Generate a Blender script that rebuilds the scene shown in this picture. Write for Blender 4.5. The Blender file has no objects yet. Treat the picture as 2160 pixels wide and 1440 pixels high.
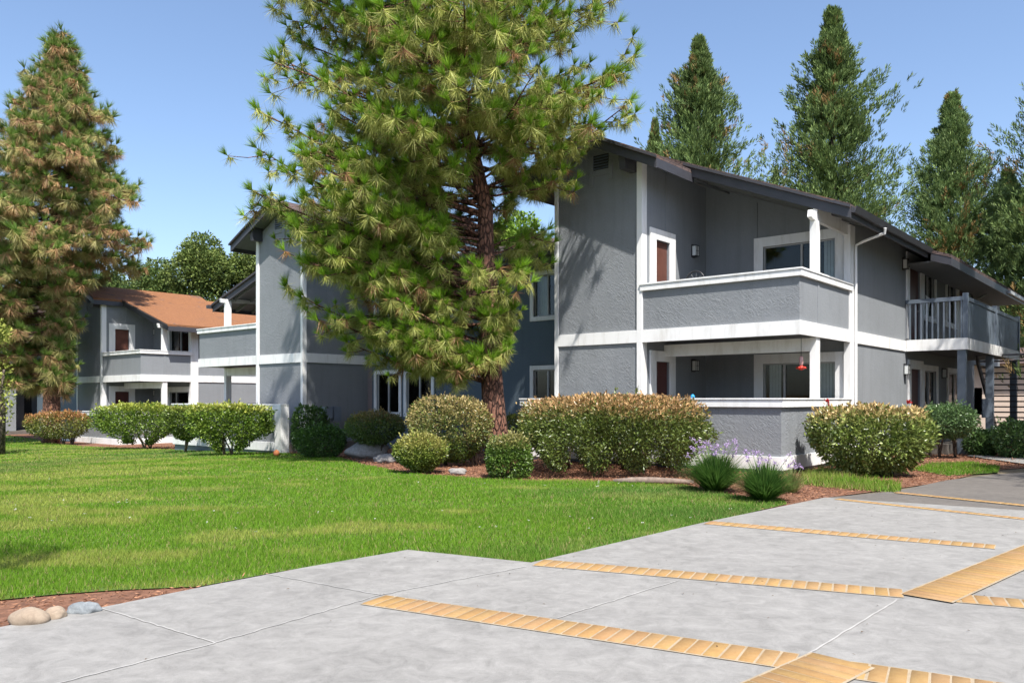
import bpy, bmesh, math, random
import numpy as np
from math import sin, cos, radians, pi, sqrt, atan2
random.seed(7); RG = np.random.default_rng(7)
sc = bpy.context.scene; COL = sc.collection

# ---------------------------------------------------------------- site frame
FPX, CX, HZ, EYE = 1716.0, 1080.0, 842.0, 1.6
UX, UY = 0.763825, -0.645423            # u: along the fronts to the right ; v: away from the street
VX, VY = 0.645423, 0.763825
ANG = atan2(UY, UX)
def xy(u, v): return (u*UX+v*VX, u*UY+v*VY)
def uv(x, y): return (x*UX+y*UY, x*VX+y*VY)
def sstep(t):
    t = min(1, max(0, t)); return t*t*(3-2*t)
def gz(x, y):
    u = x*UX+y*UY
    return -0.5*sstep((-12-u)/28)
def gzn(x, y):
    t = np.clip((-12-(x*UX+y*UY))/28, 0, 1); return -0.5*t*t*(3-2*t)
def G(px, py):                           # surveyed ground point
    z = 0
    for i in range(60):
        Z = (EYE-z)*FPX/(py-HZ); x = (px-CX)/FPX*Z; z = .5*z+.5*gz(x, Z)
    return (x, Z, z)

# ---------------------------------------------------------------- materials
def newmat(name):
    m = bpy.data.materials.new(name); m.use_nodes = True
    nt = m.node_tree; nt.nodes.clear()
    out = nt.nodes.new('ShaderNodeOutputMaterial'); b = nt.nodes.new('ShaderNodeBsdfPrincipled')
    nt.links.new(b.outputs[0], out.inputs[0]); return m, nt, b
def nd(nt, t, **k):
    n = nt.nodes.new(t)
    for a, v in k.items():
        if a.startswith('i_'): n.inputs[a[2:].replace('_', ' ')].default_value = v
        else: setattr(n, a, v)
    return n
def ramp(nt, fac, stops):
    r = nt.nodes.new('ShaderNodeValToRGB'); e = r.color_ramp.elements
    while len(e) < len(stops): e.new(.5)
    for i, (p, c) in enumerate(stops): e[i].position = p; e[i].color = (*c, 1)
    nt.links.new(fac, r.inputs[0]); return r.outputs[0]
def noise(nt, sc_, det=4, rough=.6, vec=None, dist=0):
    n = nd(nt, 'ShaderNodeTexNoise'); n.inputs['Scale'].default_value = sc_
    n.inputs['Detail'].default_value = det; n.inputs['Roughness'].default_value = rough
    n.inputs['Distortion'].default_value = dist
    if vec is None:
        g = nt.nodes.new('ShaderNodeNewGeometry'); vec = g.outputs['Position']
    nt.links.new(vec, n.inputs['Vector']); return n.outputs[0]
def mixc(nt, f, a, b, mode='MIX'):
    m = nt.nodes.new('ShaderNodeMix'); m.data_type = 'RGBA'; m.blend_type = mode
    for s, v in ((0, f), (6, a), (7, b)):
        if hasattr(v, 'links') or isinstance(v, bpy.types.NodeSocket): nt.links.new(v, m.inputs[s])
        elif s == 0: m.inputs[0].default_value = v
        else: m.inputs[s].default_value = (*v, 1)
    return m.outputs[2]
def math_(nt, op, a, b=None):
    m = nt.nodes.new('ShaderNodeMath'); m.operation = op
    for i, v in enumerate((a, b)):
        if v is None: continue
        if isinstance(v, bpy.types.NodeSocket): nt.links.new(v, m.inputs[i])
        else: m.inputs[i].default_value = v
    return m.outputs[0]
def bump(nt, b, h, s, d=.02):
    n = nt.nodes.new('ShaderNodeBump'); n.inputs['Strength'].default_value = s; n.inputs['Distance'].default_value = d
    nt.links.new(h, n.inputs['Height']); nt.links.new(n.outputs[0], b.inputs['Normal'])
def scaled(nt, s):
    g = nt.nodes.new('ShaderNodeNewGeometry'); m = nt.nodes.new('ShaderNodeVectorMath'); m.operation = 'MULTIPLY'
    nt.links.new(g.outputs['Position'], m.inputs[0]); m.inputs[1].default_value = s; return m.outputs[0]

def m_stucco(name, col, strokes):
    m, nt, b = newmat(name)
    f = noise(nt, .7, 5); c = ramp(nt, f, [(.3, tuple(x*.9 for x in col)), (.7, tuple(x*1.08 for x in col))])
    f2 = noise(nt, 30, 3); c = mixc(nt, .25, c, ramp(nt, f2, [(.35, tuple(x*.8 for x in col)), (.65, tuple(x*1.15 for x in col))]))
    st_ = noise(nt, 1, 4, .7, scaled(nt, (4, 4, .35))); c = mixc(nt, ramp(nt, st_, [(.5, (0, 0, 0)), (.75, (.3, .3, .3))]), c, tuple(x*.62 for x in col))
    nt.links.new(c, b.inputs['Base Color']); b.inputs['Roughness'].default_value = .85
    tc = nt.nodes.new('ShaderNodeTexCoord'); mp = nt.nodes.new('ShaderNodeMapping')
    nt.links.new(tc.outputs['Object'], mp.inputs[0]); mp.inputs['Rotation'].default_value = (0, radians(-42), 0)
    mp2 = nt.nodes.new('ShaderNodeMapping'); nt.links.new(mp.outputs[0], mp2.inputs[0]); mp2.inputs['Scale'].default_value = (5, 5, 12)
    a = noise(nt, 1.7, 4, .6, mp2.outputs[0], .9); a = ramp(nt, a, [(.44, (0, 0, 0)), (.56, (1, 1, 1))])
    msk = ramp(nt, noise(nt, 2.2, 3), [(.38, (.15, .15, .15)), (.62, (1, 1, 1))]); a = math_(nt, 'MULTIPLY', a, msk)
    s = noise(nt, 55, 3)
    h = math_(nt, 'ADD', a, math_(nt, 'MULTIPLY', s, .35))
    bump(nt, b, h, strokes, .02); return m
def m_plain(name, col, rough=.5, var=.08, bs=.0, metallic=0, scale=3):
    m, nt, b = newmat(name)
    f = noise(nt, scale, 5, .65); c = ramp(nt, f, [(.3, tuple(x*(1-var) for x in col)), (.7, tuple(min(1, x*(1+var)) for x in col))])
    nt.links.new(c, b.inputs['Base Color']); b.inputs['Roughness'].default_value = rough; b.inputs['Metallic'].default_value = metallic
    if bs: bump(nt, b, noise(nt, 60, 3), bs, .005)
    return m
def m_white():
    m, nt, b = newmat('white_painted_wood')
    g = noise(nt, 1.0, 5, .7, scaled(nt, (3, 3, .6))); c = ramp(nt, g, [(.32, (.66, .65, .62)), (.5, (.8, .8, .79)), (.8, (.84, .84, .83))])
    nt.links.new(c, b.inputs['Base Color']); b.inputs['Roughness'].default_value = .55
    bump(nt, b, noise(nt, 1, 4, .6, scaled(nt, (25, 25, 25))), .15, .005); return m
def m_roof(name, needles):
    m, nt, b = newmat(name)
    tc = nt.nodes.new('ShaderNodeTexCoord'); mp = nt.nodes.new('ShaderNodeMapping'); nt.links.new(tc.outputs['Object'], mp.inputs[0])
    # courses of shingles: rows down the slope, both slope directions read from the object's own height
    sep = nt.nodes.new('ShaderNodeSeparateXYZ'); nt.links.new(tc.outputs['Object'], sep.inputs[0])
    cmb = nt.nodes.new('ShaderNodeCombineXYZ')
    nt.links.new(math_(nt, 'ADD', sep.outputs[0], sep.outputs[1]), cmb.inputs[0]); nt.links.new(math_(nt, 'MULTIPLY', sep.outputs[2], 2.6), cmb.inputs[1])
    br = nt.nodes.new('ShaderNodeTexBrick'); nt.links.new(cmb.outputs[0], br.inputs[0])
    br.inputs['Scale'].default_value = 1; br.inputs['Brick Width'].default_value = .32; br.inputs['Row Height'].default_value = .16; br.inputs['Mortar Size'].default_value = .012
    br.inputs['Color1'].default_value = (.075, .048, .042, 1); br.inputs['Color2'].default_value = (.14, .095, .085, 1); br.inputs['Mortar'].default_value = (.02, .015, .015, 1)
    n1 = noise(nt, 1.0, 6, .7, scaled(nt, (.8, .8, 3)), .5)
    msk = ramp(nt, n1, [(needles, (0, 0, 0)), (needles+.12, (1, 1, 1))])
    n2 = noise(nt, 1, 5, .75, scaled(nt, (14, 14, 30)), 1.5)
    ndl = ramp(nt, n2, [(.3, (.10, .042, .018)), (.5, (.235, .095, .035)), (.72, (.35, .175, .075))])
    c = mixc(nt, msk, br.outputs[0], ndl); nt.links.new(c, b.inputs['Base Color']); b.inputs['Roughness'].default_value = .9
    h = math_(nt, 'ADD', math_(nt, 'MULTIPLY', br.outputs[1], -.6), math_(nt, 'MULTIPLY', n2, .9)); bump(nt, b, h, .8, .03); return m
def m_glass():
    m, nt, b = newmat('window_glass'); nt.nodes.remove(b); out = nt.nodes[0]
    t = nt.nodes.new('ShaderNodeBsdfTransparent'); t.inputs[0].default_value = (.85, .88, .88, 1)
    g = nt.nodes.new('ShaderNodeBsdfGlossy'); g.inputs['Roughness'].default_value = .02; g.inputs[0].default_value = (.7, .7, .7, 1)
    f = nt.nodes.new('ShaderNodeFresnel'); f.inputs[0].default_value = 1.4
    mx = nt.nodes.new('ShaderNodeMixShader'); nt.links.new(f.outputs[0], mx.inputs[0])
    nt.links.new(t.outputs[0], mx.inputs[1]); nt.links.new(g.outputs[0], mx.inputs[2]); nt.links.new(mx.outputs[0], out.inputs[0]); return m
def m_leaf(name, rough=.5, trans=.3, spec=.4):
    m, nt, b = newmat(name)
    a = nt.nodes.new('ShaderNodeAttribute'); a.attribute_name = 'Col'
    nt.links.new(a.outputs['Color'], b.inputs['Base Color']); b.inputs['Roughness'].default_value = rough
    b.inputs['Specular IOR Level'].default_value = spec
    tr = nt.nodes.new('ShaderNodeBsdfTranslucent'); nt.links.new(a.outputs['Color'], tr.inputs[0])
    mx = nt.nodes.new('ShaderNodeMixShader'); mx.inputs[0].default_value = trans
    out = [n for n in nt.nodes if n.type == 'OUTPUT_MATERIAL'][0]
    nt.links.new(b.outputs[0], mx.inputs[1]); nt.links.new(tr.outputs[0], mx.inputs[2]); nt.links.new(mx.outputs[0], out.inputs[0]); return m
def m_bark(name, c0, c1, c2):
    m, nt, b = newmat(name)
    v = nt.nodes.new('ShaderNodeTexVoronoi'); v.feature = 'DISTANCE_TO_EDGE'; v.inputs['Scale'].default_value = 1
    sv = scaled(nt, (11, 11, 3.6)); n = noise(nt, 1, 4, .6, sv, .5)
    add = nt.nodes.new('ShaderNodeVectorMath'); add.operation = 'ADD'; nt.links.new(sv, add.inputs[0])
    cb = nt.nodes.new('ShaderNodeCombineXYZ'); nt.links.new(n, cb.inputs[0]); nt.links.new(n, cb.inputs[1]); nt.links.new(cb.outputs[0], add.inputs[1])
    nt.links.new(add.outputs[0], v.inputs['Vector'])
    e = ramp(nt, v.outputs['Distance'], [(.0, (0, 0, 0)), (.16, (1, 1, 1))])
    f = noise(nt, 7, 6, .7)
    c = ramp(nt, f, [(.3, c1), (.65, c2)]); c = mixc(nt, e, c0, c)
    nt.links.new(c, b.inputs['Base Color']); b.inputs['Roughness'].default_value = .9
    bump(nt, b, math_(nt, 'ADD', e, math_(nt, 'MULTIPLY', f, .6)), 1, .04); return m
def m_concrete(name, lo, hi):
    m, nt, b = newmat(name)
    a = noise(nt, .9, 6, .65, None, .4); c = ramp(nt, a, [(.3, lo), (.7, hi)])
    w = noise(nt, 1, 6, .75, scaled(nt, (1.1, 3.2, 1)), .8)
    c = mixc(nt, ramp(nt, w, [(.5, (0, 0, 0)), (.66, (.5, .5, .5))]), c, tuple(min(1, x*1.32) for x in hi))
    d = noise(nt, .45, 4, .6, None, 1); c = mixc(nt, ramp(nt, d, [(.5, (0, 0, 0)), (.72, (.6, .6, .6))]), c, tuple(x*.68 for x in lo))
    mt = noise(nt, 5.5, 7, .8, None, .6); c = mixc(nt, .5, c, ramp(nt, mt, [(.36, tuple(x*.66 for x in lo)), (.64, tuple(x*1.22 for x in hi))]))
    s = noise(nt, 160, 2); c = mixc(nt, .22, c, ramp(nt, s, [(.3, tuple(x*.55 for x in lo)), (.7, tuple(min(1, x*1.25) for x in hi))]))
    sp = noise(nt, 9, 5, .8); c = mixc(nt, ramp(nt, sp, [(.68, (0, 0, 0)), (.74, (.5, .5, .5))]), c, tuple(x*.5 for x in lo))
    nt.links.new(c, b.inputs['Base Color']); b.inputs['Roughness'].default_value = .8; bump(nt, b, math_(nt, 'ADD', s, math_(nt, 'MULTIPLY', w, 2)), .25, .004); return m
def m_ground(name, stops, sc_=9, bs=.8):
    m, nt, b = newmat(name)
    a = noise(nt, sc_, 7, .75, None, .6); c = ramp(nt, a, stops)
    l = noise(nt, .8, 4); c = mixc(nt, ramp(nt, l, [(.4, (0, 0, 0)), (.7, (.5, .5, .5))]), c, tuple(x*.6 for x in stops[-1][1]))
    nt.links.new(c, b.inputs['Base Color']); b.inputs['Roughness'].default_value = .95; bump(nt, b, a, bs, .03); return m

M = {}
GREY = (.235, .24, .25)
GREY = (.222, .237, .252)
M['stuccod'] = m_stucco('shade_darkened_slate_stucco', (.10, .135, .165), .16)  # slate paint, coloured darker and bluer to carry the recessed walls' deep shade
M['stucco'] = m_stucco('grey_stucco_textured', GREY, .42)
M['stucco2'] = m_stucco('grey_stucco_smooth', GREY, .16)
M['white'] = m_white()
M['char'] = m_plain('charcoal_painted_wood', (.05, .05, .058), .45, .15)
M['bluegrey'] = m_plain('blue_grey_painted_wood', (.12, .148, .185), .5, .1)
M['soffit'] = m_plain('grey_painted_soffit', (.13, .135, .14), .7, .1)
M['roof'] = m_roof('brown_shingles', .56); M['roofn'] = m_roof('shingles_under_pine_needles', .30)
M['glass'] = m_glass(); M['alu'] = m_plain('aluminium_frame', (.42, .42, .42), .4, .05)
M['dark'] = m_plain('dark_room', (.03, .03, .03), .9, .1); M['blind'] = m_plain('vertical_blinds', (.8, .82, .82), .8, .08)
M['door'] = m_plain('maroon_painted_door', (.085, .025, .022), .45, .15); M['metal'] = m_plain('black_metal', (.02, .02, .022), .4, .1)
M['lampglass'] = m_plain('frosted_lamp_glass', (.7, .72, .7), .3, .03); M['brown'] = m_plain('brown_door', (.12, .045, .03), .6, .2)
M['box'] = m_plain('grey_utility_metal', (.16, .19, .23), .5, .1)
M['conc'] = m_concrete('concrete_slab', (.182, .176, .165), (.276, .268, .253)); M['conc2'] = m_concrete('aggregate_paving', (.10, .09, .08), (.145, .13, .115))
M['joint'] = m_concrete('pale_joint_filler', (.31, .30, .285), (.41, .40, .38)); M['mortar'] = m_concrete('mortar_bed', (.30, .235, .15), (.37, .30, .21))
M['mulch'] = m_ground('bark_mulch', [(.3, (.05, .022, .012)), (.5, (.15, .065, .035)), (.72, (.34, .17, .1))], 11)
M['soil'] = m_ground('dry_soil', [(.3, (.09, .07, .045)), (.6, (.16, .13, .08))], 4)
M['turf'] = m_ground('turf_base', [(.3, (.05, .1, .01)), (.6, (.09, .16, .018)), (.75, (.15, .2, .04))], 30, .5)
M['leaf'] = m_leaf('leaves', .33, .22, .55); M['needle'] = m_leaf('pine_needles', .5, .25, .35); M['blade'] = m_leaf('grass_blades', .6, .35, .12)
M['conifer'] = m_leaf('conifer_sprays', .6, .2, .25); M['chip'] = m_leaf('wood_chips', .9, .0, .1); M['petal'] = m_leaf('petals', .6, .4, .2)
M['bark'] = m_bark('pine_bark', (.035, .015, .01), (.13, .055, .035), (.27, .13, .085)); M['bark2'] = m_bark('grey_brown_bark', (.04, .03, .022), (.1, .075, .055), (.2, .16, .12))
M['rock'] = m_ground('granite', [(.3, (.16, .155, .15)), (.6, (.34, .32, .3))], 14, .6); M['rock2'] = m_ground('sandstone', [(.3, (.22, .165, .12)), (.6, (.34, .27, .2))], 16, .2)
M['rock3'] = m_ground('blue_grey_stone', [(.3, (.10, .115, .13)), (.6, (.24, .26, .27))], 12, .4)
M['red'] = m_plain('red_plastic', (.5, .03, .015), .3, .05); M['blue'] = m_plain('blue_plastic', (.02, .25, .5), .3, .05); M['cream'] = m_plain('cream_stucco', (.62, .5, .42), .8, .06)
M['terra'] = m_plain('terracotta', (.4, .14, .05), .8, .1); M['clear'] = m_plain('feeder_bottle', (.5, .3, .28), .15, .1)
def m_brick():
    m, nt, b = newmat('yellow_pavers')
    a = nt.nodes.new('ShaderNodeAttribute'); a.attribute_name = 'Col'
    f = noise(nt, 26, 5, .75); c = mixc(nt, ramp(nt, f, [(.35, (.35, .35, .35)), (.6, (0, 0, 0))]), a.outputs['Color'], (.2, .10, .035))
    f2 = noise(nt, 3, 4); c = mixc(nt, ramp(nt, f2, [(.5, (0, 0, 0)), (.8, (.4, .4, .4))]), c, (.36, .25, .14))
    nt.links.new(c, b.inputs['Base Color']); b.inputs['Roughness'].default_value = .85; bump(nt, b, f, .5, .006); return m
M['brick'] = m_brick(); M['oldwood'] = m_plain('weathered_wood', (.2, .15, .12), .9, .35, .6, 0, 12)

# ---------------------------------------------------------------- object helpers
def tag(o, label=None, cat=None, group=None, kind=None):
    for k, v in (('label', label), ('category', cat), ('group', group), ('kind', kind)):
        if v: o[k] = v
    return o
def empty(name, loc, rz=0, **k):
    o = bpy.data.objects.new(name, None); COL.objects.link(o); o.location = loc; o.rotation_euler = (0, 0, rz); o.empty_display_size = .3
    return tag(o, **k)
def link(name, me, mat, parent=None, **k):
    if mat: me.materials.append(mat)
    o = bpy.data.objects.new(name, me); COL.objects.link(o); o.parent = parent; return tag(o, **k)
def npmesh(name, V, F, C=None, smooth=False):
    V = np.ascontiguousarray(V, dtype=np.float32); F = np.ascontiguousarray(F, dtype=np.int32); n, k = F.shape
    me = bpy.data.meshes.new(name); me.vertices.add(len(V)); me.vertices.foreach_set('co', V.ravel())
    me.loops.add(n*k); me.loops.foreach_set('vertex_index', F.ravel()); me.polygons.add(n)
    me.polygons.foreach_set('loop_start', np.arange(0, n*k, k, dtype=np.int32))
    if C is not None:
        a = me.color_attributes.new('Col', 'FLOAT_COLOR', 'POINT'); C4 = np.ones((len(V), 4), dtype=np.float32); C4[:, :3] = C
        a.data.foreach_set('color', C4.ravel())
    me.update(calc_edges=True)
    if smooth: me.polygons.foreach_set('use_smooth', np.ones(n, dtype=bool))
    return me
class MB:
    """collects solids in a building's own frame: a along the front, b into the building, z up"""
    def __init__(s, T=None): s.v = []; s.f = []; s.T = T or (lambda a, b, z: (a, b, z))
    def add(s, vs, fs):
        n = len(s.v); s.v += [s.T(*p) for p in vs]; s.f += [tuple(i+n for i in f) for f in fs]
    def box(s, a0, a1, b0, b1, z0, z1):
        s.add([(a, b, z) for z in (z0, z1) for b in (b0, b1) for a in (a0, a1)], [(0, 2, 3, 1), (4, 5, 7, 6), (0, 1, 5, 4), (1, 3, 7, 5), (3, 2, 6, 7), (2, 0, 4, 6)]); return s
    def pr_az(s, pts, b0, b1):
        n = len(pts); s.add([(a, b0, z) for a, z in pts]+[(a, b1, z) for a, z in pts], [tuple(range(n)), tuple(range(2*n-1, n-1, -1))]+[(i, i+n, (i+1) % n+n, (i+1) % n) for i in range(n)]); return s
    def pr_bz(s, pts, a0, a1):
        n = len(pts); s.add([(a0, b, z) for b, z in pts]+[(a1, b, z) for b, z in pts], [tuple(range(n)), tuple(range(2*n-1, n-1, -1))]+[(i, i+n, (i+1) % n+n, (i+1) % n) for i in range(n)]); return s
    def pr_ab(s, pts, z0, z1):
        n = len(pts); s.add([(a, b, z0) for a, b in pts]+[(a, b, z1) for a, b in pts], [tuple(range(n)), tuple(range(2*n-1, n-1, -1))]+[(i, i+n, (i+1) % n+n, (i+1) % n) for i in range(n)]); return s
    def wall(s, axis, p0, p1, z0, z1, q0, q1, holes=()):
        """slab along 'a' or 'b' with rectangular openings (p0,p1,z0,z1)"""
        ps = sorted({p0, p1, *[h[0] for h in holes], *[h[1] for h in holes]}); zs = sorted({z0, z1, *[h[2] for h in holes], *[h[3] for h in holes]})
        P = lambda p, q, z: (p, q, z) if axis == 'a' else (q, p, z)
        nI, nJ = len(ps)-1, len(zs)-1
        sol = [[not any(h[0]-1e-6 <= (ps[i]+ps[i+1])/2 <= h[1] and h[2] <= (zs[j]+zs[j+1])/2 <= h[3] for h in holes) for j in range(nJ)] for i in range(nI)]
        S = lambda i, j: 0 <= i < nI and 0 <= j < nJ and sol[i][j]
        for i in range(nI):
            for j in range(nJ):
                if not sol[i][j]: continue
                x0, x1, y0, y1 = ps[i], ps[i+1], zs[j], zs[j+1]
                s.add([P(x0, q0, y0), P(x1, q0, y0), P(x1, q0, y1), P(x0, q0, y1)], [(0, 1, 2, 3)])
                s.add([P(x0, q1, y0), P(x0, q1, y1), P(x1, q1, y1), P(x1, q1, y0)], [(0, 1, 2, 3)])
                for c, k in ((not S(i-1, j), (x0, y0, x0, y1)), (not S(i+1, j), (x1, y0, x1, y1)), (not S(i, j-1), (x0, y0, x1, y0)), (not S(i, j+1), (x0, y1, x1, y1))):
                    if c: s.add([P(k[0], q0, k[1]), P(k[0], q1, k[1]), P(k[2], q1, k[3]), P(k[2], q0, k[3])], [(0, 1, 2, 3)])
        return s
    def tube(s, pts, r, n=8):
        from mathutils import Vector
        if not hasattr(r, '__len__'): r = [r]*len(pts)
        R = []; P = [Vector(p) for p in pts]
        for i, p in enumerate(P):
            d = (P[min(i+1, len(P)-1)]-P[max(i-1, 0)]).normalized(); x = d.cross(Vector((.13, .3, 1))).normalized()
            if x.length < .1: x = d.orthogonal().normalized()
            y = d.cross(x); R += [tuple(p+(x*cos(2*pi*k/n)+y*sin(2*pi*k/n))*r[i]) for k in range(n)]
        F = [(i*n+k, i*n+(k+1) % n, (i+1)*n+(k+1) % n, (i+1)*n+k) for i in range(len(P)-1) for k in range(n)]+[tuple(range(n)), tuple(range(len(R)-1, len(R)-n-1, -1))]
        s.add(R, F); return s
    def build(s, name, mat, parent=None, bev=0, smooth=False, label=None, **k):
        me = bpy.data.meshes.new(name); bm = bmesh.new(); vs = [bm.verts.new(p) for p in s.v]
        for f in s.f:
            try: bm.faces.new([vs[i] for i in f])
            except ValueError: pass
        bmesh.ops.remove_doubles(bm, verts=bm.verts, dist=1e-5); bmesh.ops.recalc_face_normals(bm, faces=bm.faces)
        bm.to_mesh(me); bm.free()
        if smooth:
            for p in me.polygons: p.use_smooth = True
        o = link(name, me, mat, parent, **k)
        if label: o['label'] = label
        if bev:
            md = o.modifiers.new('bevel', 'BEVEL'); md.width = bev; md.segments = 2; md.limit_method = 'ANGLE'
        return o

# ---------------------------------------------------------------- windows, doors, lamps
def window(T, par, axis, side, q, p0, p1, z0, z1, trim=.12, ttop=None, tbot=None, mull=None, blinds=(), door=None, sill=True, label=None, depth=.1, name='window', tl=None, tr=None):
    """opening p0..p1, z0..z1 in a wall whose outer face lies at q; side=-1: outside is toward smaller q"""
    s = side; ttop = trim if ttop is None else ttop; tbot = trim if tbot is None else tbot; tl = trim if tl is None else tl; tr = trim if tr is None else tr
    def bx(m, x0, x1, y0, y1, zz0, zz1):
        a, b = sorted((q+s*y0, q+s*y1))
        m.box(x0, x1, a, b, zz0, zz1) if axis == 'a' else m.box(a, b, x0, x1, zz0, zz1)
    m = MB(T)   # trim boards, proud of the wall by 45 mm, and the reveal
    if tl: bx(m, p0-tl, p0, 0, .045, z0-tbot, z1+ttop)
    if tr: bx(m, p1, p1+tr, 0, .045, z0-tbot, z1+ttop)
    bx(m, p0, p1, 0, .043, z1, z1+ttop)
    if tbot: bx(m, p0, p1, 0, .05, z0-tbot, z0)
    w = m.build(name, M['white'], par, .004, label=label)
    f = MB(T); t = .035; e = .004
    for a0, a1, c0, c1 in ((p0+e, p0+t, z0+e, z1-e), (p1-t, p1-e, z0+e, z1-e), (p0+t, p1-t, z0+e, z0+t), (p0+t, p1-t, z1-t, z1-e)): bx(f, a0, a1, -depth, -.03, c0, c1)
    mm = mull if mull is not None else (p0+p1)/2
    if mull is not False: bx(f, mm-.025, mm+.025, -depth+.01, -.02, z0+t, z1-t)
    fr = f.build('frame', M['alu'], w)
    g = MB(T); cuts = [(p0+t, mm-.025), (mm+.025, p1-t)] if mull is not False else [(p0+t, p1-t)]
    for a0, a1 in cuts: bx(g, a0, a1, -.07, -.064, z0+t, z1-t)
    g.build('pane', M['glass'], w)
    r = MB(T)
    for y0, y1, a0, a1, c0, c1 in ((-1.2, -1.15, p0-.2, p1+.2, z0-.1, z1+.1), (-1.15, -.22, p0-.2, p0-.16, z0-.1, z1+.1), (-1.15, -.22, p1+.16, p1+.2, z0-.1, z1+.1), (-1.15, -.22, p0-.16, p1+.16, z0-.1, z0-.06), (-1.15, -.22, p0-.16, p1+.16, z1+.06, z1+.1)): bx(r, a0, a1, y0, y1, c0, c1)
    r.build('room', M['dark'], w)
    for b0, b1 in blinds:
        bl = MB(T); x = b0
        while x < b1-.06:
            bx(bl, x, x+.075, -.235-.012*random.random(), -.225, z0+.02, z1-.01); x += .085
        bl.build('blinds', M['blind'], w)
    return w
def doorleaf(T, par, axis, side, q, p0, p1, z0, z1, mat='door'):
    m = MB(T); s = side
    def bx(m, x0, x1, y0, y1, zz0, zz1):
        a, b = sorted((q+s*y0, q+s*y1)); m.box(x0, x1, a, b, zz0, zz1) if axis == 'a' else m.box(a, b, x0, x1, zz0, zz1)
    bx(m, p0+.01, p1-.01, -.1, -.055, z0, z1-.01)
    for zz in (z0+.2, z0+1.15):
        bx(m, p0+.14, p1-.14, -.055, -.045, zz, zz+.75)
    d = m.build('door', M[mat], par, .003); h = MB(T); bx(h, p1-.1, p1-.06, -.045, -.005, z0+.95, z0+1.0); h.build('handle', M['alu'], d)
    tm = MB(T)
    bx(tm, p0-.3, p0, 0, .045, z0, z1+.28); bx(tm, p1, p1+.3, 0, .045, z0, z1+.28); bx(tm, p0, p1, 0, .043, z1, z1+.28)
    tm.build('door_trim', M['white'], d, .004); return d
def lamp(T, par, axis, side, q, p, z):
    def bx(m, x0, x1, y0, y1, zz0, zz1):
        a, b = sorted((q+side*y0, q+side*y1)); m.box(x0, x1, a, b, zz0, zz1) if axis == 'a' else m.box(a, b, x0, x1, zz0, zz1)
    m = MB(T); bx(m, p-.09, p+.09, 0, .03, z-.17, z+.19)
    for o in (-.095, .085): bx(m, p+o, p+o+.01, .14, .152, z-.13, z+.14)
    bx(m, p-.006, p+.006, .141, .151, z-.13, z+.14)
    for zz in (-.15, .14): bx(m, p-.098, p+.098, .03, .156, z+zz, z+zz+.022)
    bx(m, p-.094, p+.094, .141, .15, z, z+.01)
    l = m.build('wall_lamp', M['metal'], par); g = MB(T); bx(g, p-.088, p+.088, .032, .138, z-.127, z+.139); g.build('lamp_glass', M['lampglass'], l); return l

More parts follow.
